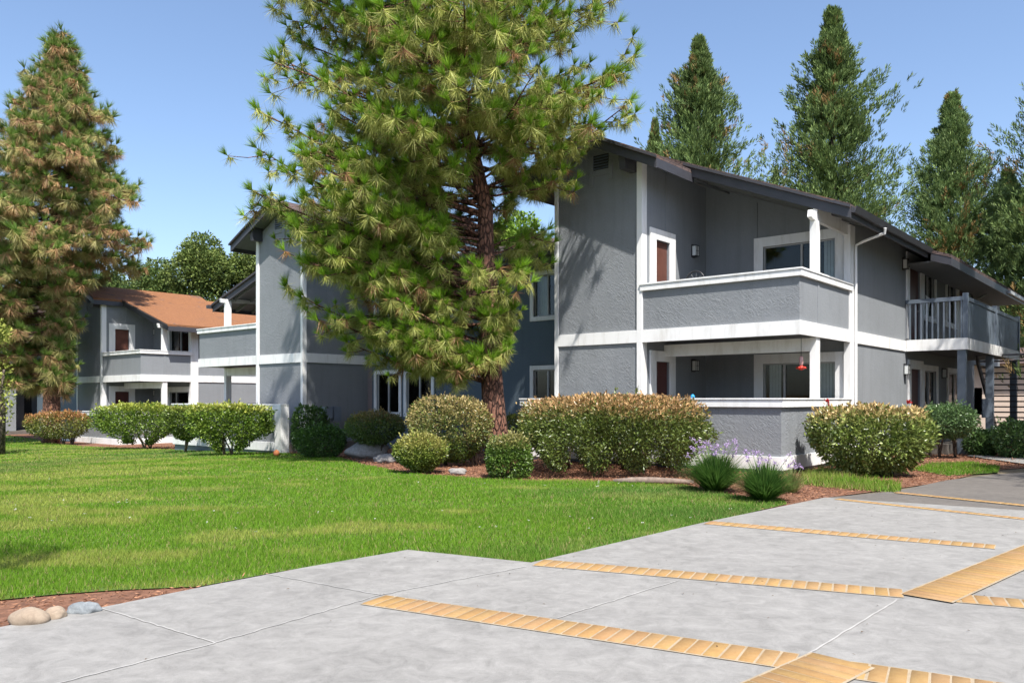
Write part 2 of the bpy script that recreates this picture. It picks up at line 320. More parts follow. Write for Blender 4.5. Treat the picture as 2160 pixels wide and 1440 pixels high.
# ---------------------------------------------------------------- the apartment wing (gable bay + corner balcony)
def block(par, uc, vc, zo, mir, near, R):
    sg = -1 if mir else 1
    T = lambda a, b, z: (uc+sg*a, vc+b, z+zo)
    st = M['stucco'] if near > 0 else M['stucco2']; s2 = M['stucco2']; W = M['white']
    aL, aP = R['aL'], R['aP']; bS = R['bS']; depth = R['depth']
    # rooflines (top surface z at a)
    lb0_ = R['lb0']; ra, rz, us = R['ridge_a'], R['ridge_z'], R['us']; ue = R['ue']
    up = lambda a: rz-us*abs(a-ra)
    la0, lz0, la1, lz1 = R['low']; ls = (lz0-lz1)/(la1-la0); lo = lambda a: lz0-ls*(a-la0)
    th = .3
    # bay front wall and its inner side wall
    m = MB(T); top = lambda a: up(a)-th
    m.pr_az([(aL, -.6), (aP, -.6), (aP, top(aP)), (ra, top(ra)), (aL, top(aL))], 0, .2)
    m.build('front_wall', st, par, label='rough stucco wall of the gable bay')
    MB(T).wall('b', .2, R['sb'], -.6, top(aL)-.1, aL, aL+.2).build('side_wall', s2, par)
    # corner boards and floor bands
    k = MB(T); k.box(aL-.035, aL+.085, -.035, -.001, -.2, top(aL)+.02).box(aL-.035, aL-.001, -.001, .13, -.2, top(aL)+.02); k.build('corner_board', W, par, .004)
    k = MB(T); k.box(aL+.086, aP, -.04, -.001, 3.06, 3.38); k.build('floor_band', W, par, .004)
    k = MB(T); k.box(aL-.04, aL-.001, .131, R['sb']-.05, 3.06, 3.38); k.build('floor_band', W, par, .004)
    # post between bay and balcony + board on the return wall
    k = MB(T); k.box(aP, aP+.16, -.045, .2, .2, 3.059).box(aP, aP+.16, -.045, .2, 3.381, top(aP)-.02).box(aP, aP+.002+.16, -.0455, .2, 3.0591, 3.3809); k.build('bay_post', W, par, .004)
    # return wall of the loggia (faces the balcony) with its doors
    x = aP+.16
    dz = R['doorz']; H1 = (.62, 1.34, 3.42, 5.8); H0 = (.62, 1.34, .35, 2.6)
    MB(T).wall('b', .2, bS, -.3, up(aP)-th-.02, x-.2, x-.001, [H1, H0]).build('return_wall', s2, par)
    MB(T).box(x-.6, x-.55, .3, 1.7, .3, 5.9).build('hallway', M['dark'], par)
    for h, mt in ((H1, R['udoor']), (H0, 'door')): doorleaf(T, par, 'b', 1, x, h[0], h[1], h[2], h[3], mt)
    for z in (5.77, 2.54): lamp(T, par, 'b', 1, x, 2.7, z)
    MB(T).box(x, x+.02, 1.15, 1.27, 6.1, min(lo(x), up(x))-.35).build('batten', s2, par)
    # back wall of the loggia with sliding doors
    hu = (-2.33, -.38, 3.45, 5.8); hl = (-2.33, -.38, .35, 2.58)
    w = MB(T).wall('a', x, -.06, -.3, 6.05, bS, bS+.2, [hu, hl]); w.pr_az([(x, 6.05), (-.06, 6.05), (-.06, lo(0)-.2), (x, lo(x)-.2)], bS, bS+.2); w.build('back_wall', s2, par)
    window(T, par, 'a', -1, bS, *hu, trim=.26, tbot=0, tr=.22, mull=-1.28, blinds=[(-.75, -.42)] if near else [(-1.2, -.5)], name='sliding_door')
    window(T, par, 'a', -1, bS, *hl, trim=.26, tbot=0, tr=.22, mull=-1.75, blinds=[(-2.25, -1.85), (-.95, -.42)], name='sliding_door')
    MB(T).box(-2.6, -2.5, bS-.025, bS-.001, 6.07, lo(-2.5)-.4).build('batten', s2, par)
    # side wall of the building behind the balcony
    holes = R.get('sideholes', [])
    MB(T).wall('b', bS, depth, -.6, lo(0)-.16, -.2, 0, holes).build('side_wall', s2, par)
    if R.get("uw"): MB(T).box(-.2, 0, depth+.001, R["uw"], 3.0, lo(0)-.16).build("upper_wall", s2, par)
    k = MB(T); k.box(-.1, .035, bS-.12, bS+.28, -.1, 3.059) if 0 else None
    k.box(-.13, .036, bS-.13, bS-.001, .3, 3.059).box(-.13, .036, bS-.13, bS-.001, 3.381, lo(0)-.32).box(.001, .036, bS-.001, bS+.26, -.05, 3.059).box(.001, .036, bS-.001, bS+.26, 3.381, lo(0)-.32)
    k.build('corner_board', W, par, .004)
    MB(T).box(.001, .04, bS+.1, R['bandend'], 3.06, 3.38).build('floor_band', W, par, .004)
    # balcony slab, parapet, cap
    k = MB(T); k.box(x+.0, 0, .0, bS-.01, 3.12, 3.37); k.build('balcony_floor', M['soffit'], par)
    k = MB(T); k.box(aP+.161, .04, -.04, -.002, 3.06, 3.38).box(.002, .04, -.002, bS+.1, 3.06, 3.38); k.build('floor_band', W, par, .004)
    k = MB(T); k.box(x+.01, 0, 0, .14, 3.381, 4.38); k.build('parapet', st, par)
    k = MB(T); k.box(-.14, 0, .14, bS-.14, 3.381, 4.38).box(0, .012, 1.12, 1.24, 3.381, 4.38); k.build('parapet', s2, par)
    c0 = aP+.11
    k = MB(T); k.box(c0, .07, -.07, .17, 4.38, 4.515).box(-.17, .07, .17, bS+.02, 4.38, 4.515); k.build('parapet_cap', W, par, .004)
    k = MB(T); k.box(c0-.01, .09, -.09, .19, 4.525, 4.565).box(-.19, .09, .19, bS-.02, 4.525, 4.565).box(c0+.02, .05, -.05, .15, 4.515, 4.525).box(-.15, .05, .15, bS-.03, 4.515, 4.525); k.build('cap_rail', W, par, .003)
    # posts and beams
    b0, b1 = 1.06, 1.30
    MB(T).box(-.16, 0, b0, b1, 4.566, 5.82).build('balcony_post', W, par, .004)
    k = MB(T); k.pr_bz([(b0-.24, 5.86), (b0-.2, lo(0)-.38), (lb0_+.05, lo(0)-.38), (lb0_+.05, lo(0)-.2), (bS+.0, lo(0)-.2), (bS+.0, 5.82), (b0-.1, 5.82)], -.13, -.03); k.build('roof_beam', W, par)
    MB(T).box(-.16, 0, b0, b1, 1.62, 3.058).build('patio_post', W, par, .004)
    MB(T).box(x+.001, -.16, b0+.02, b1-.02, 2.74, 3.05).build('patio_beam', W, par, .004)
    # patio wall in front
    pl = aL-.35; pb = -1.05; ph = 1.43
    k = MB(T); k.box(pl, 0, pb, pb+.14, .36, ph).box(-.14, 0, pb+.14, bS-.13, .36, ph)
    if not mir: k.box(pl, pl+.14, pb+.14, -.04, .36, ph)
    k.build("patio_wall", st if near > 0 else s2, par)
    k = MB(T); k.box(pl-.04, .04, pb-.04, pb+.14, .07, .36).box(-.14, .04, pb+.14, bS+2.4, .07, .36); mir or k.box(pl-.04, pl+.14, pb+.14, -.04, .07, .36); k.build('base_board', W, par, .004)
    k = MB(T); k.box(pl+.02, -.02, pb+.02, pb+.12, -.6, .068).box(-.12, -.01, pb+.12, bS, -.6, .068); mir or k.box(pl+.02, pl+.12, pb+.12, -.02, -.6, .068); k.build('plinth', M['bluegrey'], par)
    k = MB(T); k.box(pl-.05, .06, pb-.06, pb+.18, ph, ph+.155).box(-.17, .06, pb+.18, bS-.02, ph, ph+.155); mir or k.box(pl-.05, pl+.18, pb+.18, -.05, ph, ph+.155)
    k.build('patio_cap', W, par, .004)
    k = MB(T); k.box(pl-.07, .08, pb-.08, pb+.2, ph+.165, ph+.2).box(-.19, .08, pb+.2, bS-.04, ph+.165, ph+.2).box(pl-.02, .03, pb-.03, pb+.15, ph+.155, ph+.165).box(-.14, .03, pb+.15, bS-.06, ph+.155, ph+.165); k.build('cap_rail', W, par, .003)
    if mir:
        MB(T).box(pl-.06, pl-.0, pb-.1, pb+.22, -.1, 1.62).box(pl-.0, pl+.3, pb-.1, pb-.062, -.1, 1.62).build('gate_post', W, par, .005)
    MB(T).box(pl+.2, -.2, pb+.2, bS, -.5, .3).build('patio_floor', M['conc2'], par)
    # ---- roof: upper gable over the bay
    lb0_ = R['lb0']; ub0, ub1 = -R['p'], R['ub1']; ul = aL-R['ulo']
    k = MB(T); k.pr_az([(ul, up(ul)), (ra, rz), (ue, up(ue)), (ue, up(ue)-.1), (ra, rz-.1), (ul, up(ul)-.1)], ub0-.05, ub1)
    roof = k.build('roof', R['mat'], par)
    k = MB(T); k.pr_az([(ul+.05, up(ul+.05)-.101), (ra, rz-.101), (ue-.05, up(ue-.05)-.101), (ue-.05, up(ue-.05)-.2), (ra, rz-.2), (ul+.05, up(ul+.05)-.2)], ub0+.045, ub1-.01); k.build('soffit', M['soffit'], roof)
    fz = .235
    k = MB(T); k.pr_az([(ul, up(ul)-.1), (ra, rz-.1), (ra, rz-.1-fz), (ul, up(ul)-.1-fz)], ub0, ub0+.04).pr_az([(ra, rz-.1), (ue, up(ue)-.1), (ue, up(ue)-.1-fz), (ra, rz-.1-fz)], ub0, ub0+.04)
    k.box(ue-.04, ue+.002, ub0+.041, lb0_+.12, up(ue)-.1-fz+.02, up(ue)-.09).build('fascia_board', M['char'], roof, .004)
    k = MB(T); k.pr_az([(ul-.02, up(ul)-.03), (ra, rz-.03), (ue+.03, up(ue)-.04), (ue+.03, up(ue)-.1), (ra, rz-.099), (ul-.02, up(ul)-.1)], ub0-.07, ub0-.051).build('drip_edge', M['char'], roof)
    # outlooker beam at the post
    k = MB(T); ba = aP-.11; k.pr_bz([(ub0+.045, top(ba)+.16), (-.001, top(ba)+.16), (-.001, top(ba)-.33), (ub0+.12, top(ba)-.33)], ba-.09, ba+.09); k.build('outlooker_beam', M['char'], roof)
    # vent
    k = MB(T); v0, v1 = ra-.13, ra+.6; k.box(v0, v0+.12, -.03, -.001, up(ra)-1.35, up(ra)-.5).box(v1-.12, v1, -.03, -.001, up(ra)-1.25, up(v1)-.5).box(v0+.12, v1-.12, -.028, -.001, up(ra)-1.1, up(ra)-.95)
    vn = k.build('gable_vent', st, par); k = MB(T).box(v0+.13, v1-.13, -.012, -.001, up(ra)-.94, up(ra)-.55)
    k.build('vent_opening', M['dark'], vn); k = MB(T)
    for i in range(5): k.pr_bz([(-.035, up(ra)-.93+i*.075), (-.013, up(ra)-.89+i*.075), (-.013, up(ra)-.88+i*.075), (-.035, up(ra)-.92+i*.075)], v0+.13, v1-.13)
    k.build('louvre', M['bluegrey'], vn)
    # ---- lower roof over the balcony and along the side
    lb0 = R['lb0']
    k = MB(T); k.pr_az([(la0-R['lext'], lo(la0-R['lext'])), (la1, lz1), (la1, lz1-.1), (la0-R['lext'], lo(la0-R['lext'])-.1)], lb0-.05, R['lend'])
    lr = k.build('roof', R['mat'], par)
    k = MB(T); k.pr_az([(la0-.1, lo(la0-.1)-.101), (la1-.03, lo(la1-.03)-.101), (la1-.03, lo(la1-.03)-.19), (la0-.1, lo(la0-.1)-.19)], lb0+.04, R['lend']-.05); k.build('soffit', M['soffit'], lr)
    k = MB(T); k.pr_az([(la0, lz0-.1), (la1, lz1-.1), (la1, lz1-.1-fz), (la0, lz0-.1-fz)], lb0, lb0+.04).box(la1-.04, la1+.001, lb0+.041, R['fend'], lz1-.1-.22, lz1-.09); k.build('fascia_board', M['char'], lr, .004)
    k = MB(T); k.pr_az([(la0, lz0-.03), (la1+.02, lz1-.04), (la1+.02, lz1-.1), (la0, lz0-.099)], lb0-.07, lb0-.051).build('drip_edge', M['char'], lr)
    if R.get('gutter'):
        g0, g1 = R['gutter']; gm = MB(T); gm.pr_az([(la1+.003, lz1-.05), (la1+.003, lz1-.2), (la1+.09, lz1-.2), (la1+.14, lz1-.06), (la1+.12, lz1-.06), (la1+.08, lz1-.18), (la1+.02, lz1-.18), (la1+.02, lz1-.05)], g0, g1); gt = gm.build('gutter', M['char'], lr)
    for i in range(3):
        bb = b0+.35+i*.75
        k = MB(T); k.pr_az([(x, lo(x)-.192), (la1-.1, lo(la1-.1)-.192), (la1-.1, lo(la1-.1)-.3), (x, lo(x)-.34)], bb, bb+.09); k.build('rafter', M['soffit'], lr)
    return T

def winwall(par, T, axis, p0, p1, z0, z1, q, side, wins, mat):
    q1 = q-side*.2
    MB(T).wall(axis, p0, p1, z0, z1, min(q, q1), max(q, q1), [w[:4] for w in wins]).build('wall', mat, par)
    for w in wins: window(T, par, axis, side, q, *w[:4], **(w[4] if len(w) > 4 else {}))

# ==== near building: right wing, recessed middle, left wing
B1 = empty('apartment_building', (*xy(-15, 19), 0), ANG, label='nearest two-storey grey stucco apartment building with white trim and corner balcony, behind the big pine', cat='building')
def local(par_u, par_v, par_z):
    return lambda a, b, z: (a-par_u, b-par_v, z-par_z)
class Sub:   # frame shift so that children are stored relative to the building's own origin
    pass
def mk_T(T0, u0, v0): return lambda a, b, z: (lambda p: (p[0]-u0, p[1]-v0, p[2]))(T0(a, b, z))
_block = block
def block(par, uc, vc, zo, mir, near, R, u0=0, v0=0):
    return _block(par, uc-u0, vc-v0, zo, mir, near, R)
RW = dict(aL=-6.85, aP=-4.22, bS=3.5, depth=18.6, ridge_a=-5.58, ridge_z=8.68, us=.47, ue=-3.28, low=(-3.5, 7.85, .74, 6.10), lb0=1.15, p=.66, doorz=0, udoor='brown', sb=1.45, bandend=8.55,
          ub1=5, ulo=1.1, lext=2.0, lend=24.3, fend=8.2, gutter=(1.2, 8.2), mat=M['roof'],
          uw=24, sideholes=[(8.98, 10.3, 3.45, 5.85), (10.75, 12.15, 4.35, 5.85), (13.9, 15.3, 4.35, 5.85), (15.75, 17.0, 3.45, 5.85), (9.15, 10.3, .35, 2.55), (10.75, 12.4, 1.0, 2.55), (14.1, 16.4, 1.0, 2.55)])
TR = block(B1, -6.87, 18.15, 0, False, 1, RW, -15, 19)
RA = dict(RW); RA.update(depth=14, ridge_z=8.75, ridge_a=-5.7, lb0=1.15, p=.5, low=(-2.9, 7.0, 1.05, 5.75), sb=2.87, bandend=14, sideholes=[], gutter=(.93, 14), fend=14, lend=14, ue=-3.1, ub1=6, udoor='door')
TA = block(B1, -30.28, 16.64, -.19, True, 1, RA, -15, 19)
TM = lambda a, b, z: (a+15, b-19, z)     # world u,v -> building frame
# middle wall
bl = dict(blinds=[(0, 0)])
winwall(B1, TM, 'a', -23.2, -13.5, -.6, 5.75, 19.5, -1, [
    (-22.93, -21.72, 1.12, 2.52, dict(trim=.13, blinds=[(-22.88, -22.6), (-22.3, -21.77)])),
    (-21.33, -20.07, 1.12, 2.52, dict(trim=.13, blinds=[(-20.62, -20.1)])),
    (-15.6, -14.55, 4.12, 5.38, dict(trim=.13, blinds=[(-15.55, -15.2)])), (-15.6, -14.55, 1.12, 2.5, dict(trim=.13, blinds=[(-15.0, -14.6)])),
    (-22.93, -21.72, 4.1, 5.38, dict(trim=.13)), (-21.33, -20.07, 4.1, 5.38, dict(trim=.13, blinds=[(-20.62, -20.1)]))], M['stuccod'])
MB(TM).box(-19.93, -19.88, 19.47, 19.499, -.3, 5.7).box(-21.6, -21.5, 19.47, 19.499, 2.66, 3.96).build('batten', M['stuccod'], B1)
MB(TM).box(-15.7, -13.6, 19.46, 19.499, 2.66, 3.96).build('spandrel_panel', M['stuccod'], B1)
k = MB(TM).pr_bz([(18.75, 6.02), (21.6, 6.98), (24, 6.2), (24, 6.1), (21.6, 6.88), (18.75, 5.92)], -23.6, -13.72); mr = k.build('roof', M['roof'], B1)
MB(TM).box(-23.6, -13.74, 18.78, 18.82, 5.68, 5.92).build('fascia_board', M['char'], mr)
MB(TM).box(-23.6, -13.74, 18.83, 19.49, 5.7, 5.74).build('soffit', M['soffit'], mr)
MB(TM).pr_bz([(18.62, 5.9), (18.64, 5.78), (18.76, 5.78), (18.76, 5.9), (18.74, 5.9), (18.74, 5.8), (18.66, 5.8), (18.64, 5.9)], -23.6, -13.9).build('gutter', M['char'], mr)
# side facade of the right wing: doors, windows, lamps, walkway
T = TR
for (p0, p1, z0, z1) in ((8.98, 10.3, 3.45, 5.85), (15.75, 17.0, 3.45, 5.85), (9.15, 10.3, .35, 2.55)):
    doorleaf(T, B1, 'b', 1, 0, p0, p1, z0, z1)
for h, bb in (((10.75, 12.15, 4.35, 5.85), []), ((13.9, 15.3, 4.35, 5.85), []), ((10.75, 12.4, 1.0, 2.55), [(11.6, 12.3)]), ((14.1, 16.4, 1.0, 2.55), [(15.3, 16.3)])):
    window(T, B1, 'b', 1, 0, *h, trim=.18, blinds=bb)
for p, z in ((8.35, 5.68), (8.5, 2.5), (17.4, 5.5), (13.3, 2.5)): lamp(T, B1, 'b', 1, 0, p, z)
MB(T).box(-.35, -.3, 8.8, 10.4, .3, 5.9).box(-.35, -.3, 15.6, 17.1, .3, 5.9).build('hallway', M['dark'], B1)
wk = MB(T).box(.001, 1.66, 8.6, 17.7, 3.12, 3.4).build('walkway', M['soffit'], B1)
MB(T).box(.042, 1.7, 8.56, 8.6, 3.06, 3.4).box(1.66, 1.7, 8.6, 17.7, 3.06, 3.4).build('edge_band', M['white'], wk, .004)
k = MB(T)
for i in range(10): k.box(.12+i*.155, .16+i*.155, 8.58, 8.62, 3.41, 4.5)
k.build('baluster', M['bluegrey'], wk)
k = MB(T); k.box(.02, 1.6, 8.57, 8.65, 4.5, 4.62).box(1.6, 1.68, 8.76, 13.0, 4.5, 4.62).box(1.6, 1.68, 13.18, 17.5, 4.5, 4.62); k.build('handrail', M['bluegrey'], wk, .004)
k = MB(T)
y = 8.78
while y < 12.98: k.box(1.615+.004*(int(y*50) % 2), 1.655, y, y+.138, 3.42, 4.5); y += .14
y = 13.2
while y < 17.45: k.box(1.62, 1.655, y, y+.1, 3.42, 4.5); y += .14
k.build('railing_panel', M['bluegrey'], wk)
for b in (8.6, 13.0, 17.52): MB(T).box(1.56, 1.7, b, b+.16, 3.401, 4.72).build('newel_post', M['bluegrey'], wk, .006)
for b in (8.62, 12.75, 17.3): MB(T).box(1.42, 1.64, b, b+.22, -.2, 3.055).build('walkway_post', M['bluegrey'], wk, .005)
MB(T).box(.005, 1.6, 8.7, 17.6, -.3, .12).build('porch_slab', M['conc2'], B1)
MB(T).box(.2, 1.3, 8.0, 8.6, -.3, .3).build('planter_curb', M['conc2'], B1)
# wider eave over the walkway
k = MB(T).pr_az([(.6, 6.1), (1.35, 5.82), (1.35, 5.73), (.6, 6.0)], 8.21, 22.5); er = k.build('roof', M['roof'], B1)
MB(T).box(1.31, 1.35, 8.22, 22.5, 5.5, 5.73).pr_az([(.8, 6.0), (1.31, 5.74), (1.31, 5.52), (.8, 5.7)], 8.22, 8.26).build('fascia_board', M['char'], er)
MB(T).box(0.002, 1.3, 8.27, 22.5, 5.66, 5.7).build('soffit', M['soffit'], er)
MB(T).box(1.352, 1.45, 17.3, 22.4, 5.58, 5.7).build('gutter', M['alu'], er)
# downspouts
k = MB(T).tube([(.9, 3.3, 5.86), (.88, 3.34, 5.74), (.3, 3.56, 5.64), (.09, 3.66, 5.58), (.085, 3.66, 5.4), (.085, 3.66, .3)], .035, 8); k.build('downspout', M['white'], B1)
k = MB(T).tube([(.86, 17.9, 5.86), (.3, 17.6, 5.5), (.07, 17.5, 5.4), (.07, 17.5, 3.5)], .04, 8); k.build('downspout', M['alu'], B1)
# cloth in upstairs window
T2 = T
k = MB(T).pr_bz([(10.78, 5.0), (11.5, 4.92), (11.15, 4.5)], .05, .055); tag(k.build('towel', M['blind'], B1), 'white cloth hanging in the upstairs window')
# utility boxes on left wing
T = TA
MB(T).box(-7.6, -7.25, .9, 1.1, .9, 1.35).box(-7.2, -7.0, .9, 1.05, .95, 1.3) if 0 else None
MB(TM).box(-22.95, -22.75, 16.9, 17.1, -.3, .75).build('meter_post', M['conc'], B1)
MB(TM).box(-23.15, -22.92, 17.2, 17.5, .95, 1.35).box(-23.15, -22.95, 17.6, 17.9, .85, 1.35).build('meter_box', M['box'], B1)

# ==== far building
B2 = empty('apartment_building', (*xy(-46, 19), 0), ANG, label='farther grey stucco apartment building with orange pine needles covering its roof, at the left', cat='building')
RB = dict(RW); RB.update(aL=-7.15, aP=-4.3, bS=2.62, depth=16, ridge_a=-5.85, ridge_z=8.15, us=.45, ue=-3.9, lb0=.95, p=.5, low=(-3.9, 7.3, .80, 5.78), sb=1.35, bandend=16, sideholes=[], gutter=None, fend=16, lend=16,
          ub1=6.2, ulo=.9, lext=1.9, mat=M['roofn'], udoor='brown')
TB = block(B2, -38.27, 18.07, -.6, False, 0, RB, -46, 19)
RC = dict(RB); RC.update(mat=M['roof'])
TC = block(B2, -61.9, 16.9, -.6, True, 0, RC, -46, 19)
TN = lambda a, b, z: (a+46, b-19, z)
winwall(B2, TN, 'a', -54.7, -45.2, -.9, 5.15, 19.4, -1, [(-47.4, -46.35, 3.3, 4.7, dict(trim=.12, blinds=[(-47.3, -46.9)])), (-47.4, -46.35, .4, 1.75, dict(trim=.12, blinds=[(-47.3, -46.9)])), (-52.5, -51.2, 3.4, 4.7, dict(trim=.12)), (-52.5, -51.2, .4, 1.75, dict(trim=.12))], M['stuccod'])
k = MB(TN).pr_bz([(18.6, 5.35), (22, 6.7), (25, 5.6), (25, 5.5), (22, 6.6), (18.6, 5.25)], -54.9, -45.45); k = k.build('roof', M['roof'], B2)
MB(TN).box(-54.9, -45.47, 18.63, 18.67, 5.0, 5.25).build('fascia_board', M['char'], k)

# ---------------------------------------------------------------- things on and by the balconies
T = lambda a, b, z: (*xy(-6.87+a, 18.15+b), z)
f = empty('bird_feeder', T(-.32, .95, 2.36), 0, label='red hanging bird feeder under the balcony in front of the sliding door', cat='bird feeder')
k = MB(); k.tube([(0, 0, .69), (0, 0, .2)], .006, 6).build('cord', M['metal'], f)
k = MB(); k.tube([(0, 0, .26), (0, 0, .24), (0, 0, .1), (0, 0, .02)], [.02, .045, .05, .03], 10).build('bottle', M['clear'], f, smooth=True)
k = MB(); k.tube([(0, 0, .03), (0, 0, .0), (0, 0, -.05), (0, 0, -.07)], [.04, .075, .07, .02], 14)
for i in range(5): k.tube([(.06*cos(i*1.257), .06*sin(i*1.257), -.03), (.11*cos(i*1.257), .11*sin(i*1.257), -.01)], [.015, .03], 7)
k.build('tray', M['red'], f, smooth=True)
f = empty('bicycle', T(-2.8, .42, 3.42), ANG, label='small black bicycle stood on end behind the upper balcony parapet, wheel showing', cat='bicycle')
def ring(r, t, cz, cx=0):
    m = MB(); pts = [(cx+r*cos(a*2*pi/28), 0, cz+r*sin(a*2*pi/28)) for a in range(29)]; m.tube(pts, t, 6); return m
for cz in (.35, 1.14):
    w = ring(.255, .02, cz).build('wheel', M['metal'], f, smooth=True); s = MB()
    for i in range(9): s.tube([(0, 0, cz), (.225*cos(i*pi/4.5), 0, cz+.225*sin(i*pi/4.5))], .0025, 4)
    s.build('spokes', M['alu'], w)
k = MB(); k.tube([(0, .0, .27), (.2, 0, .55), (.0, 0, 1.12)], .016, 7).tube([(.2, 0, .55), (.24, 0, .9), (0, 0, 1.12)], .016, 7); k.build('frame', M['metal'], f)
f = empty('potted_plant', T(-.75, 1.2, 3.38), 0, label='small yellow-green potted plant behind the upper parapet corner', cat='plant')
MB().tube([(0, 0, 0), (0, 0, .75)], [.16, .2], 14).build('pot', M['terra'], f, smooth=True)
n = 120; P = np.zeros((n, 3)); P[:, 2] = .74
D = RG.normal(size=(n, 3)); D[:, 2] = np.abs(D[:, 2])+.6; D /= np.linalg.norm(D, axis=1)[:, None]

# ---------------------------------------------------------------- foliage helpers
def unit(a): return a/np.maximum(np.linalg.norm(a, axis=1), 1e-9)[:, None]
def rhombs(P, D, S, L, W, C, fold=.25):
    n = len(P); L = np.broadcast_to(L, n)[:, None]; W = np.broadcast_to(W, n)[:, None]; N = unit(np.cross(D, S))
    V = np.stack([P, P+D*L*.45+S*W*.5+N*W*fold, P+D*L, P+D*L*.45-S*W*.5+N*W*fold], 1).reshape(-1, 3)
    i = np.arange(n)[:, None]*4; F = np.concatenate([i+[[0, 1, 2]], i+[[0, 2, 3]]]); return V, F, np.repeat(C, 4, 0)
def spikes(P, D, S, L, W, C, tipc=None):
    n = len(P); L = np.broadcast_to(L, n)[:, None]; W = np.broadcast_to(W, n)[:, None]
    V = np.stack([P-S*W*.5, P+S*W*.5, P+D*L], 1).reshape(-1, 3); F = np.arange(3*n).reshape(n, 3); C3 = np.repeat(C, 3, 0)
    return V, F, C3
def side_of(D):
    R_ = RG.normal(size=D.shape); return unit(np.cross(D, R_))
def lumps(p, f=1.0, seed=0):
    r = np.random.default_rng(seed); o = np.zeros(len(p))
    for i in range(6):
        k = r.normal(size=3)*f*(1+.5*i); o += np.sin(p@k+r.uniform(0, 6.28))/(1+.4*i)
    return o/3
V, F, C = rhombs(P, D, side_of(D), .34, .06, np.tile([[.2, .24, .05]], (n, 1))); link('foliage', npmesh('foliage', V, F, C), M['leaf'], f)
bo = MB().tube([(0, 0, 0), (0, 0, .05), (0, 0, .09)], [.05, .05, .02], 10).build('cup', M['blue'], None, smooth=True); bo.location = T(-2.15, -.95, 1.63)
tag(bo, 'tiny blue cup on the white cap of the near patio wall', 'cup')

# ---------------------------------------------------------------- ground
def sheet(name, poly, mat, dz, kind='structure', res=None, **k):
    bm = bmesh.new(); vs = [bm.verts.new((x, y, 0)) for x, y in poly]; f = bm.faces.new(vs)
    bmesh.ops.triangulate(bm, faces=[f])
    if res:
        for it in range(7):
            es = [e for e in bm.edges if e.calc_length() > res]
            if not es: break
            bmesh.ops.subdivide_edges(bm, edges=es, cuts=1); bmesh.ops.triangulate(bm, faces=[f for f in bm.faces if len(f.verts) > 3])
    for v in bm.verts: v.co.z = gz(v.co.x, v.co.y)+dz
    bmesh.ops.recalc_face_normals(bm, faces=bm.faces)
    for f in bm.faces:
        if f.normal.z < 0: f.normal_flip()
    me = bpy.data.meshes.new(name); bm.to_mesh(me); bm.free(); return link(name, me, mat, kind=kind, **k)
def grid_sheet(name, xs, ys, mat, dz):
    X, Y = np.meshgrid(xs, ys); Zz = gzn(X, Y)+dz; V = np.stack([X.ravel(), Y.ravel(), Zz.ravel()], 1); nx = len(xs)
    i = np.arange((len(xs)-1)*(len(ys)-1)); i = (i//(nx-1))*nx+i % (nx-1); F = np.stack([i, i+1, i+nx+1, i+nx], 1)
    return link(name, npmesh(name, V, F), mat, kind='structure')
xs = np.concatenate([[-900, -400, -200, -120], np.arange(-90, 60, 2.5), [80, 150, 300, 900]]); ys = np.concatenate([[-60, -20], np.arange(-5, 90, 2.5), [120, 200, 400, 1200]])
grid_sheet('ground', xs, ys, M['soil'], -.03)
def GP(l): return [G(*p)[:2] for p in l]
bed = GP([(-700, 1300), (0, 1322), (210, 1283), (440, 1235), (860, 1158), (1120, 1185), (1480, 1100), (1740, 1048), (1990, 1015), (2090, 990), (2300, 975), (2350, 930)])
bed += [xy(-7, 40), xy(-60, 24), xy(-60, 8), xy(-24, 2)]
sheet('mulch_bed', bed, M['mulch'], -.012, res=2.5)
lawn_px = [(-900, 1215), (0, 1264), (120, 1252), (250, 1243), (420, 1236), (560, 1210), (700, 1186), (800, 1170), (860, 1161), (1000, 1174), (1120, 1188), (1250, 1156), (1380, 1126), (1480, 1104), (1570, 1083), (1660, 1062), (1645, 1052), (1560, 1046), (1500, 1036), (1450, 1023), (1380, 1021), (1300, 1016), (1200, 1013), (1120, 1013), (1030, 1011), (950, 1004), (880, 999), (820, 990), (770, 980), (720, 966), (670, 959), (600, 955), (560, 951), (420, 949), (300, 946), (180, 941), (130, 937), (70, 925), (20, 918), (-200, 916), (-900, 925)]
lawn = GP(lawn_px); sheet('lawn', lawn, M['turf'], .0, res=2.5)
# driveway
dr = GP([(-900, 1420), (-300, 1377), (0, 1325), (210, 1284), (440, 1237), (640, 1199), (860, 1161), (1120, 1188), (1480, 1104), (1740, 1050)])
far = G(2600, 1100); dr += [xy(3.5, 14.2), xy(9, 15.5), xy(9, -8), xy(-12, -8)]
sheet('driveway', dr, M['conc'], .012)
rd = GP([(1740, 1050), (1890, 1036), (1995, 1013), (2095, 1001), (2160, 996)]); rd += [xy(0, 26), xy(14, 26), xy(9, 15.5), xy(3.5, 14.2)]
sheet('road', rd, M['conc2'], .006)
pa = GP([(2040, 962), (2160, 979), (2300, 1000), (2330, 985), (2160, 968), (2055, 957)]); sheet('path', pa, M['conc'], .02)
sheet('side_lawn', GP([(1925, 990), (1960, 978), (2050, 976), (2110, 985), (2105, 996), (2000, 1003)]), M['turf'], .002)
def strip(pts, w, mat, z, name, wob=.0):
    P = [G(*p)[:2] for p in pts]; L = []; R_ = []
    for i, (x, y) in enumerate(P):
        a = P[max(0, i-1)]; b = P[min(len(P)-1, i+1)]; d = (b[0]-a[0], b[1]-a[1]); l = sqrt(d[0]**2+d[1]**2); n = (-d[1]/l*w/2, d[0]/l*w/2)
        L.append((x+n[0], y+n[1], z)); R_.append((x-n[0], y-n[1], z))
    m = MB(); n = len(P)
    for i in range(n-1): m.add([L[i], L[i+1], R_[i+1], R_[i]], [(0, 1, 2, 3)])
    return m
